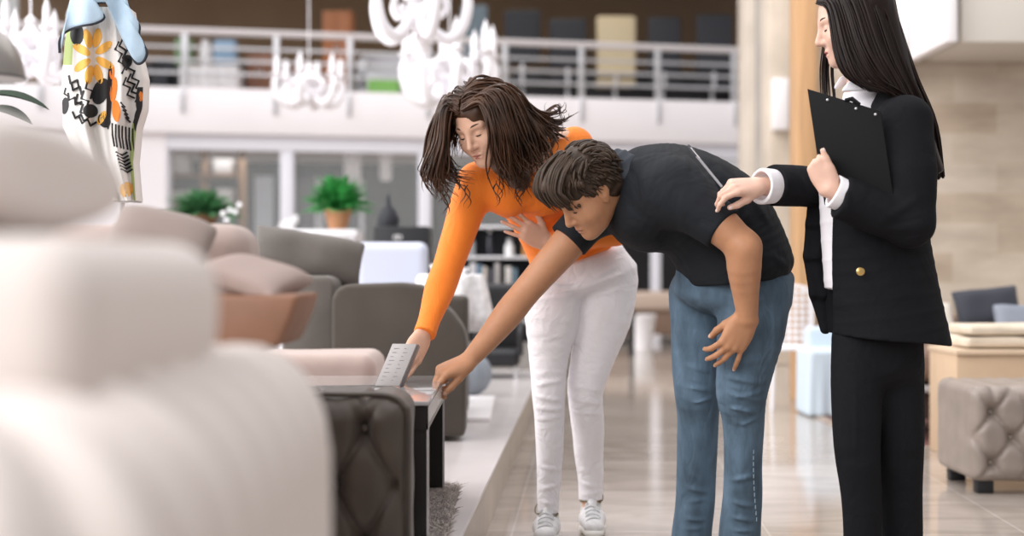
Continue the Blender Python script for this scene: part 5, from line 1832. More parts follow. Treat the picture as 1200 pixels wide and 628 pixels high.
for k in range(6):
    zig(136 + 1.2 * k, 178 + 4 * k, 6.5, 3.2, 0, 1, 2.0)
    zig(143 + 1.2 * k, 182 + 4 * k, 6, -3.5, 0, 1, 2.0)
mesh_np('jacket_body', np.array(VS), np.array(FS), None, pk, mats=gm, midx=MI)
# light blue lining of the collar with its dark wavy piping
LBL = mat('sky_blue_lining', (0.48, 0.63, 0.76), 0.7, var=0.10, vscale=16)
edge = [(70, 62), (70, 48), (76, 38), (92, 31), (112, 27), (122, 20), (113, 8), (116, 3), (130, 4), (139, 14), (141, 30), (146, 48), (153, 62), (160, 74), (168, 72), (172, 62), (168, 52), (163, 42), (163, 30), (155, 20), (150, 8), (146, -12)]
edge = catmull([(a, b, 0) for a, b in edge], 90)[:, :2]


def col(px, py, o=0.0):
    f = math.sin(px * 0.10) * 0.018 + math.sin(px * 0.23 + 1) * 0.006 - 0.03 * math.sin(math.pi * np.clip((px - 66) / 108, 0, 1))
    return P(px, py, 4.315 + f - o)


VSc, FSc = [], []
top = [np.array((86 + 58 * t, -14.0)) for t in np.linspace(0, 1, 90)]
rows_ = 10
for k in range(rows_ + 1):
    for e, t in zip(edge, top):
        w = k / rows_
        q = e * (1 - w) + t * w
        VSc.append(col(q[0], q[1], 0.012 * math.sin(math.pi * w)))
for k in range(rows_):
    for i in range(89):
        a = k * 90 + i
        FSc.append((a, a + 90, a + 91, a + 1))
o = mesh_np('collar_lining', np.array(VSc), np.array(FSc), LBL, pk)
o.modifiers.new('thickness', 'SOLIDIFY').thickness = 0.004
MB().tube([col(e[0], e[1], 0.001) for e in edge], 0.0045, 8).build('piping', mat('navy_piping', (0.018, 0.022, 0.034), 0.6), pk)

# silver dome lamp and leafy plant at the left edge
dl = empty('dome_lamp', P(-12, 92, 3.0), 'silver dome pendant lamp at the left edge of the photo', 'lamp')
c = P(-12, 92, 3.0)
MB().lathe([(0.072, 0.0), (0.0725, 0.004), (0.066, 0.040), (0.052, 0.070), (0.030, 0.095), (0.012, 0.106), (0.010, 0.125), (0.006, 0.125), (0.005, 0.104), (0.026, 0.090), (0.048, 0.066), (0.062, 0.038), (0.0685, 0.003)], c, 40).build(
    'shade', mat('silver_shade', (0.27, 0.25, 0.23), 0.35, metal=0.5), dl)
MB().tube([V(c[0] + 0.0725 * math.cos(a), c[1] + 0.0725 * math.sin(a), c[2] + 0.002) for a in np.linspace(0, 2 * math.pi, 41)[:-1]], 0.003, 6, closed=True).build('rim', mat('dark_rim', (0.10, 0.09, 0.09), 0.4), dl)
MB().tube([c + V(0, 0, 0.12), c + V(0, 0, 1.6)], 0.003, 6).build('cord', MATS['dark_rim'], dl)


def leaf(VS, FS, base, d, up, length, width, droop, n=10):
    """One arched leaf blade, slightly folded along its midrib."""
    b0 = len(VS)
    d, up = unit(d), np.asarray(up, float)
    side = unit(np.cross(d, up))
    for i in range(n + 1):
        t = i / n
        p = base + d * length * t + V(0, 0, -droop * t * t)
        w = width * math.sin(math.pi * min(1, 0.06 + t * 0.94)) ** 0.8
        VS += [p - side * w / 2 + up * 0.15 * w, p, p + side * w / 2 + up * 0.15 * w]
    for i in range(n):
        a = b0 + 3 * i
        FS += [(a, a + 1, a + 4, a + 3), (a + 1, a + 2, a + 5, a + 4)]


def leaf_obj(name, specs, m, parent):
    VS, FS = [], []
    for s in specs:
        leaf(VS, FS, *s)
    o = mesh_np(name, np.array(VS), np.array(FS), m, parent)
    o.modifiers.new('thickness', 'SOLIDIFY').thickness = 0.0012
    return o


DKG = mat('dark_green_leaf', (0.010, 0.032, 0.011), 0.6, var=0.25, vscale=8, spec=0.2)
pp = empty('potted_plant', P(-60, 0, 3.8) * V(1, 1, 0) + V(0, 0, 0.2), 'dark leaved plant arching in at the left edge of the photo', 'plant')
pc = P(-60, 0, 3.8)
MB().lathe([(0.11, 0), (0.15, 0.55), (0.16, 0.58), (0.145, 0.58), (0.13, 0.52), (0.001, 0.52)], (pc[0], 3.8, 0.2), 30).build('pot', mat('grey_pot', (0.4, 0.4, 0.4), 0.6), pp)
stalk = P(-35, 150, 3.8)
MB().tube(catmull([V(pc[0], 3.8, 0.7), V(pc[0] + 0.02, 3.8, 1.0), stalk], 10), 0.008, 8).build('stem', DKG, pp)
for s in ((P(-25, 112, 3.8), (1, 0, 0.12), (0.2, -0.3, 1), 0.19, 0.065, 0.06), (P(-20, 128, 3.8), (1, -0.2, 0.02), (0.1, -0.4, 1), 0.145, 0.058, 0.045), (stalk, (0.6, -0.6, 0.4), (0, -0.3, 1), 0.14, 0.05, 0.05),
          (stalk, (-0.8, 0.3, 0.5), (0, -0.3, 1), 0.2, 0.06, 0.06), (stalk, (-0.2, 0.9, 0.6), (0, -0.3, 1), 0.2, 0.06, 0.06)):
    leaf_obj('leaf', [s], DKG, pp)


# ------------------------------------------------------------------ chandeliers
CHW = mat('chandelier_white', (0.88, 0.86, 0.89), 0.3, spec=0.6)


def chandelier(c, R, hgt, n, label, thick=1.0, ph=0.3):
    """c: lowest point; R: reach of the arms; hgt: body height."""
    e = empty('chandelier', c, label, 'chandelier', 'ornate white chandeliers')
    c = np.asarray(c, float)
    q = lambda r, z: (r * R, z * hgt)
    MB().lathe([q(0.01, 0), q(0.07, 0.03), q(0.03, 0.08), q(0.16, 0.16), q(0.28, 0.26), q(0.26, 0.34), q(0.13, 0.42), q(0.18, 0.50), q(0.34, 0.60), q(0.36, 0.66), q(0.20, 0.74), q(0.08, 0.86), q(0.14, 0.94), q(0.05, 1.0), q(0.02, 1.03)], c, 24).build('centre_body', CHW, e)
    MB().tube([c + V(0, 0, hgt), c + V(0, 0, hgt + 2.6)], 0.006, 8).build('hanging_rod', CHW, e)
    for k in range(n):
        a = ph + 2 * math.pi * k / n
        d = V(math.cos(a), math.sin(a), 0)
        pth = catmull([c + d * R * r + V(0, 0, hgt * z) for r, z in ((0.12, 0.42), (0.30, 0.14), (0.58, 0.02), (0.86, 0.16), (0.98, 0.46), (0.92, 0.66))], 22)
        arm = MB().tube(pth, [0.055 * R * thick * (1.15 - 0.3 * abs(t - 0.5)) for t in np.linspace(0, 1, 22)], 10)
        arm.tube(catmull([c + d * R * r + V(0, 0, hgt * z) for r, z in ((0.20, 0.52), (0.42, 0.62), (0.56, 0.44), (0.44, 0.30), (0.34, 0.42))], 16), 0.035 * R * thick, 8)
        arm.build('arm', CHW, e)
        t = pth[-1]
        cn = MB()
        cn.lathe([(0.02 * R, -0.02 * hgt), (0.16 * R, 0.05 * hgt), (0.18 * R, 0.09 * hgt), (0.095 * R, 0.10 * hgt), (0.085 * R, 0.38 * hgt), (0.05 * R, 0.46 * hgt), (0.004 * R, 0.56 * hgt)], t, 14)
        cn.build('candle_cup', CHW, e)
    return e


chandelier(P(489, 47, 9.0), 0.33, 0.50, 5, 'largest white chandelier, its curved arms cut by the top of the photo', 1.8, 0.12)
chandelier(P(527, 122, 12.0), 0.40, 0.56, 8, 'white chandelier hanging just above the orange sweater wearer', 1.8, 0.2)
chandelier(P(362, 124, 14.5), 0.36, 0.42, 6, 'white chandelier between the hanging jacket and the two grouped ones', 1.7, 0.4)
chandelier(P(36, 92, 8.2), 0.24, 0.36, 6, 'white chandelier at the left edge beside the hanging jacket', 2.0, 0.2)

# ------------------------------------------------------------------ upper gallery
DKC = mat('dark_chair_fabric', (0.022, 0.024, 0.030), 0.7)


def office_chair(px, top, bot, wpx, m, label, group=None):
    Y = 23.4
    x = (px - 600) / F * (Y + 0.22 * (px - 600) / F * Y)
    Y = 21.9 + 0.22 * x + 1.3
    s = Y / F
    z = lambda py: 0.92 - (py - 318) * s
    e = empty('office_chair', (x, Y, 3.62), label, 'chair', group)
    h0, h1, w_ = z(bot), z(top), wpx * s
    MB().box((x - w_ / 2, Y - 0.05, h0), (x + w_ / 2, Y + 0.05, h1), 0.045, seg=3).build('backrest', m, e)
    MB().box((x - w_ / 2, Y + 0.02, 4.02), (x + w_ / 2, Y + 0.52, 4.12), 0.04, seg=3).build('seat', m, e)
    MB().tube([V(x, Y + 0.25, 3.70), V(x, Y + 0.25, 4.03)], 0.03, 10).build('column', STEEL, e)
    MB().box((x - 0.03, Y - 0.02, 4.0), (x + 0.03, Y + 0.03, h0 + 0.1), 0.01).build('back_support', STEEL, e)
    m2 = MB()
    for k in range(5):
        a = 2 * math.pi * k / 5 + 0.3
        m2.tube([V(x, Y + 0.25, 3.71), V(x + 0.3 * math.cos(a), Y + 0.25 + 0.3 * math.sin(a), 3.66)], [0.03, 0.018], 8)
        m2.ball((x + 0.3 * math.cos(a), Y + 0.25 + 0.3 * math.sin(a), 3.65), 0.03, 1)
    m2.build('star_base', STEEL, e)
    for sx_ in (-1, 1):
        MB().tube(catmull([V(x + sx_ * w_ * 0.5, Y + 0.4, 4.06), V(x + sx_ * (w_ * 0.5 + 0.04), Y + 0.38, 4.27), V(x + sx_ * (w_ * 0.5 + 0.02), Y + 0.05, 4.29)], 10), 0.02, 8).build('armrest', BLK, e)


office_chair(612, 12, 75, 42, DKC, 'black office chair on the gallery, first to the right of the grey blue one', 'office chairs on the upper gallery')
office_chair(665, 22, 80, 44, DKC, 'black office chair on the gallery just left of the cream chair', 'office chairs on the upper gallery')
office_chair(721, 19, 90, 46, mat('cream_leather', (0.52, 0.43, 0.28), 0.5), 'cream office chair among the black ones on the gallery', 'office chairs on the upper gallery')
office_chair(777, 20, 85, 38, DKC, 'black office chair on the gallery just right of the cream chair', 'office chairs on the upper gallery')
office_chair(835, 17, 85, 42, DKC, 'black office chair on the gallery nearest the stone pillars', 'office chairs on the upper gallery')
office_chair(556, 6, 70, 32, mat('grey_blue_fabric', (0.14, 0.18, 0.21), 0.7), 'grey blue office chair on the gallery half behind the chandelier', 'office chairs on the upper gallery')


def gal(name, px0, px1, py0, py1, dy, depth, m, label, cat, build=None, zmin=3.62):
    """A box-like piece of furniture on the gallery between the given picture columns and rows."""
    xx = lambda p, Y: (p - 600) / F * Y
    Yc = 21.9 + dy
    x0, x1 = xx(px0, Yc + 0.22 * xx(px0, Yc)), xx(px1, Yc + 0.22 * xx(px1, Yc))
    Y = 21.9 + 0.22 * (x0 + x1) / 2 + dy
    z0, z1 = max(zmin, 0.92 - (py1 - 318) * Y / F), 0.92 - (py0 - 318) * Y / F
    e = empty(name, ((x0 + x1) / 2, Y + depth / 2, z0), label, cat)
    build(e, x0, x1, Y, Y + depth, z0, z1, m)
    return e


def b_cabinet(e, x0, x1, y0, y1, z0, z1, m):
    MB().box((x0, y0 + 0.02, z0), (x1, y1, z1), 0.01).build('body', m, e)
    mid = (x0 + x1) / 2
    for a, b in ((x0 + 0.01, mid - 0.005), (mid + 0.005, x1 - 0.01)):
        d = MB().box((a, y0, z0 + 0.05), (b, y0 + 0.02, z1 - 0.03), 0.004).build('door', m, e)
        MB().tube([V(b - 0.03 if a < mid - 0.02 and b < mid else a + 0.03, y0 - 0.015, (z0 + z1) / 2 - 0.06), V(b - 0.03 if a < mid - 0.02 and b < mid else a + 0.03, y0 - 0.015, (z0 + z1) / 2 + 0.06)], 0.008, 6).build('handle', STEEL, d)


def b_dresser(e, x0, x1, y0, y1, z0, z1, m):
    MB().box((x0, y0 + 0.02, z0), (x1, y1, z1), 0.015).build('body', m, e)
    for r in range(2):
        for c_ in range(3):
            a = x0 + (x1 - x0) * (c_ + 0.04) / 3
            b = x0 + (x1 - x0) * (c_ + 0.96) / 3
            za, zb = z0 + (z1 - z0) * (r * 0.47 + 0.06), z0 + (z1 - z0) * (r * 0.47 + 0.48)
            d = MB().box((a, y0, za), (b, y0 + 0.02, zb), 0.006).build('drawer', m, e)
            MB().ball(((a + b) / 2, y0 - 0.012, (za + zb) / 2), 0.018, 1).build('knob', STEEL, d)


def b_sofa(e, x0, x1, y0, y1, z0, z1, m):
    h = z1 - z0
    MB().box((x0, y0, z0), (x1, y1, z0 + h * 0.5), 0.05, seg=3).build('seat', m, e)
    MB().box((x0, y1 - 0.2, z0), (x1, y1, z1), 0.05, seg=3).build('backrest', m, e)
    for a in (x0, x1 - 0.16):
        MB().box((a, y0, z0), (a + 0.16, y1, z0 + h * 0.75), 0.04, seg=3).build('armrest', m, e)


gal('tall_cabinet', 377, 412, 12, 103, 1.2, 0.5, mat('red_brown_wood', (0.30, 0.105, 0.035), 0.5, var=0.15, vscale=4), 'tall reddish brown cabinet on the gallery', 'cabinet', b_cabinet)
gal('dresser', 207, 279, 76, 105, 0.7, 0.5, mat('dresser_white', (0.72, 0.70, 0.70), 0.5), 'white dresser behind the gallery railing near the hanging jacket', 'dresser', b_dresser)
gal('low_cabinet', 287, 320, 62, 108, 1.0, 0.5, mat('mid_brown_wood', (0.22, 0.10, 0.06), 0.5, var=0.15, vscale=4), 'low brown cabinet on the gallery right of the white dresser', 'cabinet', b_cabinet)
gal('bed_bench', 328, 376, 66, 108, 1.5, 0.7, mat('dusty_rose_wood', (0.24, 0.12, 0.08), 0.6), 'brown sofa on the gallery left of the tall cabinet', 'sofa', b_sofa)
gal('grey_settee', 418, 480, 55, 108, 0.9, 0.8, mat('silver_fabric', (0.50, 0.50, 0.53), 0.6), 'silver grey settee on the gallery behind the chandeliers', 'sofa', b_sofa)
gal('black_settee', 165, 206, 62, 106, 1.5, 0.7, DKC, 'black settee on the gallery beside the hanging jacket', 'sofa', b_sofa)
gal('black_sideboard', 160, 420, 74, 135, 3.2, 0.5, mat('near_black_wood', (0.03, 0.026, 0.024), 0.5), 'long near black sideboard behind the dresser and sofas on the gallery', 'sideboard', b_dresser)
gal('black_sideboard', 600, 868, 84, 135, 3.2, 0.5, BLK, 'long black sideboard behind the office chairs on the gallery', 'sideboard', b_dresser)


def b_cushion(e, x0, x1, y0, y1, z0, z1, m):
    MB().box((x0, y0, z0), (x1, y1, z1), min(z1 - z0, 0.1) * 0.45, seg=3).build('pad', m, e)


gal('seat_pad', 430, 468, 92, 116, 0.4, 0.3, mat('bright_green', (0.22, 0.48, 0.12), 0.7), 'bright green cushion in front of the silver grey settee', 'cushion', b_cushion)
for i, (px0, px1, py0, m_, lb) in enumerate(((222, 232, 46, WC, 'white vase on the dresser, left of the blue box'), (242, 270, 46, mat('soft_blue', (0.22, 0.33, 0.45), 0.6), 'blue box on the white dresser upstairs'), (196, 218, 44, mat('dull_green', (0.14, 0.22, 0.12), 0.6), 'dull green box on the white dresser upstairs'))):
    if i == 0:
        gal('vase', px0 + 8, px1 + 14, py0, 76, 0.8, 0.25, m_, lb, 'vase', lambda e, x0, x1, y0, y1, z0, z1, m: MB().lathe([(0.04, 0), (0.11, (z1 - z0) * 0.4), (0.05, (z1 - z0) * 0.8), (0.07, z1 - z0), (0.05, z1 - z0), (0.03, (z1 - z0) * 0.8), (0.001, 0.03)], ((x0 + x1) / 2, (y0 + y1) / 2, z0), 18).build('vase_body', m, e))
    else:
        gal('storage_box', px0 + 6, px1 + 6, py0, 76, 0.8, 0.25, m_, lb, 'box', b_cushion)

# ------------------------------------------------------------------ behind the glass and under the gallery
def low(px, Y):
    return (px - 600) / F * Y


GP = mat('grey_panel', (0.14, 0.14, 0.155), 0.5, var=0.08, vscale=2)


def inner_panel(px0, px1, py0, Y, m, label):
    e = empty('partition_panel', (low((px0 + px1) / 2, Y), Y, 0), label, 'panel')
    z1 = 0.92 - (py0 - 318) * Y / F
    MB().box((low(px0, Y), Y, 0), (low(px1, Y), Y + 0.05, z1), 0.006).build('board', m, e)
    MB().box((low(px0, Y) - 0.03, Y - 0.02, 0), (low(px0, Y) + 0.03, Y + 0.07, z1 + 0.03), 0.006).build('post', STEEL, e)
    MB().box((low(px1, Y) - 0.03, Y - 0.02, 0), (low(px1, Y) + 0.03, Y + 0.07, z1 + 0.03), 0.006).build('post', STEEL, e)


inner_panel(340, 372, 210, 23.0, GP, 'grey partition panel behind the glass, left of the pale post')
inner_panel(378, 424, 214, 23.2, mat('grey_panel_dark', (0.09, 0.09, 0.10), 0.5), 'darker grey partition panel behind the green leafy plant')
for i, (px, w_, py1) in enumerate(((413, 20, 240), (452, 14, 212))):
    Y = 22.6
    z = 0.92 - (py1 - 318) * Y / F
    e = empty('pendant_lamp', (low(px, Y), Y, z), ('white tube pendant lamp behind the glass, hanging lower', 'white tube pendant lamp behind the glass, hanging higher')[i], 'lamp', 'tube lamps behind the glass')
    r = w_ / 2 / F * Y
    MB().lathe([(r * 0.8, 0), (r, 0.05), (r, 0.85), (r * 0.6, 0.92), (0.01, 0.94)], (low(px, Y), Y, z), 20).build('shade', CHW, e)
    MB().tube([V(low(px, Y), Y, z + 0.9), V(low(px, Y), Y, 2.95)], 0.01, 6).build('cord', BLK, e)
wd = empty('wall_shelf_unit', (low(240, 23.5), 23.5, 0), 'wooden shelf unit with white goods behind the left pane', 'shelf')
WOODW = mat('mid_wood', (0.32, 0.18, 0.09), 0.5)
for py in (205, 240, 275):
    z = 0.92 - (py - 318) * 23.5 / F
    MB().box((low(196, 23.5), 23.3, z - 0.04), (low(284, 23.5), 23.7, z), 0.006).build('shelf_board', WOODW, wd)
for px in (196, 240, 284):
    MB().box((low(px, 23.5) - 0.03, 23.3, 0), (low(px, 23.5) + 0.03, 23.7, 0.92 - (170 - 318) * 23.5 / F), 0.006).build('upright', WOODW, wd)
for i, (px, py, w_, h_) in enumerate(((212, 205, 24, 24), (262, 205, 22, 20), (216, 240, 28, 16), (264, 240, 22, 18))):
    z = 0.92 - (py - 318) * 23.5 / F
    k = 23.5 / F
    tag(MB().box((low(px, 23.5) - w_ * k / 2, 23.35, z + 0.002), (low(px, 23.5) + w_ * k / 2, 23.62, z + h_ * k), 0.05, seg=3).build('folded_linen', WC),
        ('white folded linen on the upper shelf board, left half', 'white folded linen on the upper shelf board, right half', 'white folded linen on the middle shelf board, left half', 'white folded linen on the middle shelf board, right half')[i], 'linen', 'folded linen on the wooden shelves')
fr = empty('picture_panel', (low(310, 22.9), 22.9, 0.92), 'pale blue white standing panel behind the left pane', 'panel')
MB().box((low(298, 22.9), 22.9, 0.4), (low(320, 22.9), 22.95, 0.92 + 112 * 22.9 / F), 0.01).build('board', mat('pale_board_blue', (0.62, 0.67, 0.74), 0.5), fr)
MB().box((low(296, 22.9), 22.95, 0.0), (low(322, 22.9), 22.99, 0.92 + 116 * 22.9 / F), 0.01).build('back_frame', BLK, fr)

# plants in front of the glass
GR = mat('vivid_green_leaf', (0.035, 0.25, 0.055), 0.45, var=0.35, vscale=10)
GR2 = mat('mid_green_leaf', (0.06, 0.19, 0.075), 0.45, var=0.35, vscale=10)
PLT = mat('terracotta', (0.50, 0.24, 0.12), 0.7)


def bushy(c, R, hh, n, m, label, pot, potm, stand=None, name='potted_plant'):
    e = empty(name, V(c[0], c[1], c[2] - pot), label, 'plant')
    MB().lathe([(R * 0.22, -pot), (R * 0.36, 0), (R * 0.38, 0.0), (R * 0.33, -0.02), (0.001, -0.03)], c, 20).build('pot', potm, e)
    sp = []
    for i in range(n):
        a, t = RNG.uniform(0, 6.28), RNG.uniform(0.15, 1.35)
        d = V(math.cos(a) * math.cos(t), math.sin(a) * math.cos(t), math.sin(t))
        L_ = RNG.uniform(0.6, 1.0) * (R if t < 0.8 else hh)
        sp.append((np.asarray(c, float) + V(0, 0, -0.02) + d * L_ * 0.15, d, V(-d[0] * d[2], -d[1] * d[2], 1 - d[2] ** 2) + V(0, 0, 0.2), L_, R * 0.20, L_ * 0.25))
    leaf_obj('foliage', sp, m, e)
    return e


st = empty('plant_table', P(380, 300, 10.4) * V(1, 1, 0) + V(0, 0, 0), 'white table carrying the vivid green plant', 'table')
tz = 0.92 - (268 - 318) * 10.4 / F
MB().box((P(318, 0, 10.4)[0], 10.55, tz - 0.06), (P(415, 0, 10.4)[0], 11.1, tz), 0.01).build('table_top', WM, st)
for px in (325, 408):
    for y in (10.6, 11.05):
        MB().box((P(px, 0, 10.4)[0] - 0.025, y - 0.025, 0), (P(px, 0, 10.4)[0] + 0.025, y + 0.025, tz - 0.06), 0.004).build('leg', WM, st)
bushy((P(396, 0, 10.8)[0], 10.8, tz + 0.16), 0.30, 0.34, 240, GR, 'vivid green bushy plant in a terracotta pot on the white table', 0.16, PLT)
c2 = P(238, 252, 12.0)
pst = empty('plant_stand', V(c2[0], 12.0, 0), 'slim wooden stand under the plant before the left pane', 'stand')
MB().box((c2[0] - 0.18, 11.82, c2[2] - 0.20), (c2[0] + 0.18, 12.18, c2[2] - 0.16), 0.006).build('top', WOODW, pst)
for a in (-0.15, 0.15):
    for b in (11.85, 12.15):
        MB().box((c2[0] + a - 0.02, b - 0.02, 0), (c2[0] + a + 0.02, b + 0.02, c2[2] - 0.20), 0.003).build('leg', WOODW, pst)
bushy((c2[0], 12.0, c2[2]), 0.36, 0.30, 240, GR2, 'spreading green plant in a brown pot before the left pane', 0.16, mat('brown_pot', (0.22, 0.12, 0.06), 0.6))
oc = P(270, 285, 11.0)
oe = empty('orchid', V(oc[0], 11.0, oc[2] - 0.1), 'white orchid in front of the left pane', 'plant')
MB().lathe([(0.04, -0.1), (0.06, 0), (0.055, 0), (0.035, -0.06), (0.001, -0.06)], oc, 16).build('pot', WM, oe)
osd = empty('flower_stand', V(oc[0], 11.0, 0), 'slender white stand under the orchid', 'stand')
MB().lathe([(0.12, 0), (0.12, 0.015), (0.02, 0.04), (0.02, oc[2] - 0.16), (0.10, oc[2] - 0.12), (0.10, oc[2] - 0.101)], (oc[0], 11.0, 0), 20).build('stand_body', WM, osd)
MB().tube(catmull([oc, oc + V(0.02, 0, 0.18), oc + V(0.0, 0, 0.30), oc + V(-0.05, 0, 0.36)], 14), 0.006, 6).build('stem', GR2, oe)
for (a, b) in ((262, 258), (272, 248), (277, 240), (266, 246), (258, 250)):
    m = MB()
    q = P(a, b, 11.0)
    for k in range(5):
        t = k * 1.2566
        m.ball(q + V(0.022 * math.cos(t), -0.004 * k % 3, 0.022 * math.sin(t)), (0.024, 0.008, 0.022), 1)
    m.build('blossom', WM, oe)
leaf_obj('leaf', [(oc, V(math.cos(a), 0.4 * math.sin(a), 0.7), V(0, 0, 1), 0.16, 0.05, 0.08) for a in (0.2, 1.5, 2.8, 4.0)], GR2, oe)

# black cabinet with a pale emblem and a bell-shaped lamp on it
bk_ = empty('black_cabinet', P(470, 0, 9.4) * V(1, 1, 0) + V(0, 0, 0.2), 'black cabinet with a small pale emblem behind the pale blue armchair', 'cabinet')
bz = 0.92 - (265 - 318) * 9.4 / F
MB().box((P(437, 0, 9.4)[0], 9.4, 0.2), (P(503, 0, 9.4)[0], 9.75, bz), 0.015).build('body', BLK, bk_)
m = MB()
q = P(466, 278, 9.395)
m.tube([q + V(0.028 * math.cos(a), 0, 0.014 * math.sin(a)) for a in np.linspace(0, 6.283, 21)[:-1]], 0.004, 6, closed=True)
m.ball(q, (0.010, 0.004, 0.010), 1)
m.build('emblem', mat('emblem_pale', (0.55, 0.55, 0.55), 0.5), bk_)
lq = P(455, 0, 9.55)
bl_ = empty('table_lamp', V(lq[0], 9.55, bz), 'dark bell shaped lamp on the black cabinet', 'lamp')
MB().lathe([(0.07, 0), (0.075, 0.05), (0.05, 0.11), (0.02, 0.14), (0.01, 0.20), (0.005, 0.22)], (lq[0], 9.55, bz + 0.002), 20).build('shade', DKC, bl_)
MB().lathe([(0.05, 0.0), (0.05, 0.008)], (lq[0], 9.55, bz), 16).build('base', BLK, bl_)

# display shelf with bottles and books near the aisle
ds = empty('display_shelf', P(583, 0, 12.2) * V(1, 1, 0), 'dark open shelf with books and jars near the end of the platform', 'shelf')
dx0, dx1 = P(541, 0, 12.2)[0], P(628, 0, 12.2)[0]
zz = lambda py: 0.92 - (py - 318) * 12.2 / F
for py in (264, 300, 338, 375):
    MB().box((dx0, 12.2, zz(py) - 0.025), (dx1, 12.5, zz(py)), 0.004).build('shelf_board', mat('white_shelf', (0.6, 0.6, 0.62), 0.5), ds)
for x in (dx0, dx1):
    MB().box((x - 0.015, 12.2, 0), (x + 0.015, 12.5, zz(262)), 0.003).build('upright', BLK, ds)
MB().box((dx0, 12.49, 0.3), (dx1, 12.51, zz(262)), 0.002).build('back_board', DKC, ds)
bcol = [(0.03, 0.03, 0.035), (0.5, 0.5, 0.52), (0.12, 0.2, 0.28), (0.55, 0.5, 0.45), (0.05, 0.05, 0.06), (0.35, 0.33, 0.33), (0.02, 0.02, 0.02), (0.5, 0.48, 0.46), (0.1, 0.16, 0.2)]
nm = ['black', 'pale grey', 'blue', 'beige', 'charcoal', 'grey', 'jet black', 'stone coloured', 'slate blue']
x = dx0 + 0.03
for i in range(9):
    w_ = 0.028 + 0.022 * ((i * 5) % 3) / 2
    hb_ = 0.17 + 0.05 * ((i * 7) % 4) / 3
    m_ = mat('cover_%s' % nm[i].replace(' ', '_'), bcol[i], 0.6)
    b_ = empty('book', (x + w_ / 2, 12.3, zz(338) + 0.002), '%s book standing on the display shelf by the aisle' % nm[i], 'book', 'books on the display shelf')
    MB().box((x, 12.22, zz(338) + 0.002), (x + w_, 12.38, zz(338) + 0.002 + hb_), 0.003).build('cover', m_, b_)
    MB().box((x + 0.004, 12.225, zz(338) + 0.002 + 0.004), (x + w_ - 0.004, 12.384, zz(338) + hb_ + 0.001), 0.0005).build('pages', WC, b_)
    x += w_ + 0.012
for i, px in enumerate((552, 574, 597, 616)):
    q = P(px, 0, 12.33)
    r = (0.035, 0.028, 0.04, 0.03)[i]
    hh_ = (0.16, 0.2, 0.12, 0.18)[i]
    c_ = ('clear grey', 'dark', 'white', 'amber')[i]
    j_ = empty('jar', (q[0], 12.33, zz(300) + 0.002), '%s jar on the upper board of the display shelf' % c_, 'jar', 'jars on the display shelf')
    MB().lathe([(r, 0), (r * 1.05, hh_ * 0.1), (r * 1.05, hh_ * 0.75), (r * 0.55, hh_ * 0.9), (r * 0.55, hh_)], (q[0], 12.33, zz(300) + 0.002), 16).build('jar_body', mat('jar_%d' % i, ((0.5, 0.52, 0.55), (0.03, 0.03, 0.04), (0.8, 0.8, 0.8), (0.45, 0.2, 0.06))[i], 0.25), j_)
    MB().lathe([(r * 0.6, hh_), (r * 0.6, hh_ + 0.03)], (q[0], 12.33, zz(300) + 0.002), 14).build('lid', STEEL, j_)

# between the two bending people: bench, white pot, dark chair
bn = empty('display_bench', P(770, 385, 18.0) * V(1, 1, 0), 'beige bench far down the aisle behind the bending people', 'bench')
x0, x1 = low(700, 18), low(880, 18)
MB().box((x0, 18, 0.42), (x1, 18.8, 0.66), 0.05, seg=3).build('seat', mat('bench_beige', (0.40, 0.31, 0.25), 0.7), bn)
MB().box((x0 + 0.05, 18.05, 0.12), (x1 - 0.05, 18.75, 0.43), 0.02).build('base', mat('bench_brown', (0.16, 0.10, 0.07), 0.7), bn)
for x in (x0 + 0.12, x1 - 0.12):
    for y in (18.1, 18.65):
        MB().box((x - 0.04, y - 0.04, 0), (x + 0.04, y + 0.04, 0.13), 0.005).build('leg', BLK, bn)
pq = P(752, 398, 17.0)
wp = empty('planter', (pq[0], 17, 0), 'white round planter standing in the aisle far behind', 'planter')
MB().lathe([(0.11, 0), (0.17, 0.38), (0.185, 0.40), (0.16, 0.40), (0.10, 0.34), (0.001, 0.34)], (pq[0], 17, 0), 24).build('pot', WM, wp)
dcq = P(722, 0, 15.5)
dc = empty('dining_chair', (dcq[0], 15.5, 0), 'dark dining chair far down the aisle beside the white planter', 'chair')
MB().box((dcq[0] - 0.2, 15.3, 0.42), (dcq[0] + 0.2, 15.7, 0.48), 0.02).build('seat', BLK, dc)
MB().box((dcq[0] - 0.2, 15.68, 0.46), (dcq[0] + 0.2, 15.74, 0.62), 0.02).build('backrest', BLK, dc)
for a in (-0.17, 0.17):
    for y in (15.33, 15.69):
        MB().tube([V(dcq[0] + a, y, 0), V(dcq[0] + a, y, 0.43)], 0.018, 8).build('leg', BLK, dc)
# ------------------------------------------------------------------ things held
# clipboard against the black suit: corners in the picture
TL, TR, BL = P(946, 104, 3.99), P(1032, 130, 3.90), P(966, 240, 3.975)
ux, uz = TR - TL, BL - TL
nn = unit(np.cross(ux, uz))
nn = nn if nn[1] < 0 else -nn
cbd = empty('clipboard', TL + ux / 2 + uz, 'black clipboard held upright against the black jacket', 'clipboard')
BKB = mat('black_board', (0.006, 0.006, 0.0065), 0.6, spec=0.15)
MB().prism([TL, TR, TR + uz, TL + uz], -nn * 0.005, 0.0015).build('board', BKB, cbd)
for t in (0.27, 0.66, 0.92):
    q = TL + ux * t + uz * 0.045 + nn * 0.001
    MB().ball(q, 0.0042, 2).build('rivet', STEEL, cbd)
q = TL + ux * 0.62 + uz * 0.0
MB().tube([q - ux * 0.10, q - uz * 0.03, q + ux * 0.10], [0.005, 0.007, 0.005], 8).build('clip', BKB, cbd)

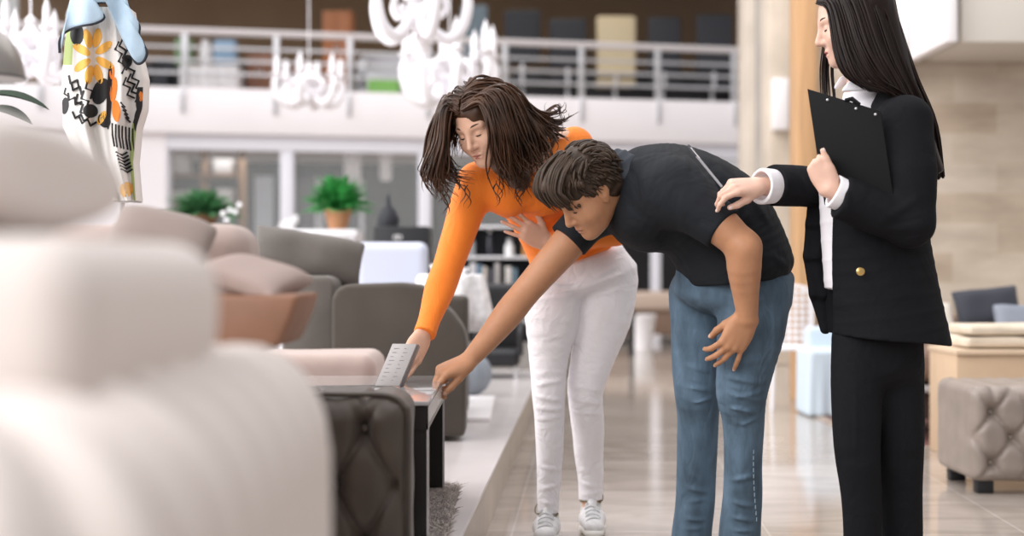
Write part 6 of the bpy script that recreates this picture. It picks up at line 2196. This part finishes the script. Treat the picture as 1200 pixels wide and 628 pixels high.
# silver pen between the fingers of the far hand
a, b = P(806, 170, 4.045), P(846, 219, 4.035)
d = unit(b - a)
L = np.linalg.norm(b - a)
pen = empty('pen', b, 'slim clear and silver pen pointing at the black polo shirt', 'pen')
MB().tube([a + d * L * 0.26, a + d * L * 0.45, b], [0.0042, 0.0038, 0.0038], 10).build('barrel', mat('pen_silver', (0.50, 0.50, 0.54), 0.25, metal=0.6), pen)
MB().tube([a, a + d * L * 0.03, a + d * L * 0.255, a + d * L * 0.26], [0.0038, 0.0052, 0.0052, 0.004], 10).build('cap', mat('pen_dark', (0.06, 0.06, 0.075), 0.25), pen)
MB().tube([a + d * L * 0.08 + V(0, -0.006, 0.002), a + d * L * 0.34 + V(0, -0.006, 0.002)], 0.0014, 6).build('pen_clip', EDGE, pen)
# ------------------------------------------------------------------ camera, light, colour
cd = bpy.data.cameras.new('camera')
cam = bpy.data.objects.new('camera', cd)
C.objects.link(cam)
cam.location = (0, 0, H)
cam.rotation_euler = (math.pi / 2, 0, 0)
cd.sensor_width = 36
cd.lens = 36 * F / 1200
cd.shift_y = (CY - 314) / 1200
cd.clip_start = 0.05
cd.dof.use_dof = True
cd.dof.focus_distance = 4.25
cd.dof.aperture_fstop = 1.6
bpy.context.scene.camera = cam


def area(name, loc, target, size, power, col=(1, 1, 1)):
    l = bpy.data.lights.new(name, 'AREA')
    l.shape = 'RECTANGLE'
    l.size, l.size_y = size
    l.energy = power
    l.color = col
    o = bpy.data.objects.new(name, l)
    C.objects.link(o)
    o.location = loc
    o.rotation_euler = (Vector(target) - Vector(loc)).to_track_quat('-Z', 'Y').to_euler()
    return o


w = bpy.data.worlds.new('daylight')
bpy.context.scene.world = w
w.use_nodes = True
nt = w.node_tree
bg = nt.nodes['Background']
tc = nt.nodes.new('ShaderNodeTexCoord')
sep = nt.nodes.new('ShaderNodeSeparateXYZ')
ramp = nt.nodes.new('ShaderNodeValToRGB')
nt.links.new(tc.outputs['Generated'], sep.inputs['Vector'])
nt.links.new(sep.outputs['Z'], ramp.inputs['Fac'])
ramp.color_ramp.elements[0].color = (0.55, 0.535, 0.54, 1)
ramp.color_ramp.elements[1].color = (1.0, 0.98, 1.0, 1)
nt.links.new(ramp.outputs['Color'], bg.inputs['Color'])
bg.inputs['Strength'].default_value = 0.66
sun = bpy.data.lights.new('soft_daylight', 'SUN')
sun.energy = 1.9
sun.angle = 0.9
sun.color = (1.0, 0.985, 0.99)
so = bpy.data.objects.new('soft_daylight', sun)
C.objects.link(so)
so.location = (1, -6, 6)
so.rotation_euler = Vector((1.0, 0.75, -0.9)).to_track_quat('-Z', 'Y').to_euler()
area('front_fill', (-2.6, -3.8, 3.0), (0.3, 5.0, 0.7), (4, 2.5), 130, (1.0, 0.99, 0.99))  # unseen fill lamp, added to brighten the people from the front
area('daylight_left', (-7.5, 6.5, 4.5), (0.0, 5.0, 0.8), (6, 4), 420, (1.0, 0.99, 0.99))
area('atrium_skylight', (0.5, 10, 8.5), (0, 10.5, 0), (9, 14), 650, (1.0, 0.985, 1.0))
area('gallery_lamps', (-2.0, 23.6, 6.4), (-2.0, 24.5, 3), (8, 1.5), 60, (1.0, 0.93, 0.82))
area('shop_lamps', (-2.5, 24.0, 2.85), (-2.5, 24.4, 0), (5, 2.0), 60, (1.0, 0.97, 0.94))
sc = bpy.context.scene
sc.view_settings.view_transform = 'Standard'
sc.view_settings.look = 'None'
sc.view_settings.exposure = 0.34
sc.view_settings.gamma = 1.0
sc.view_settings.use_curve_mapping = False
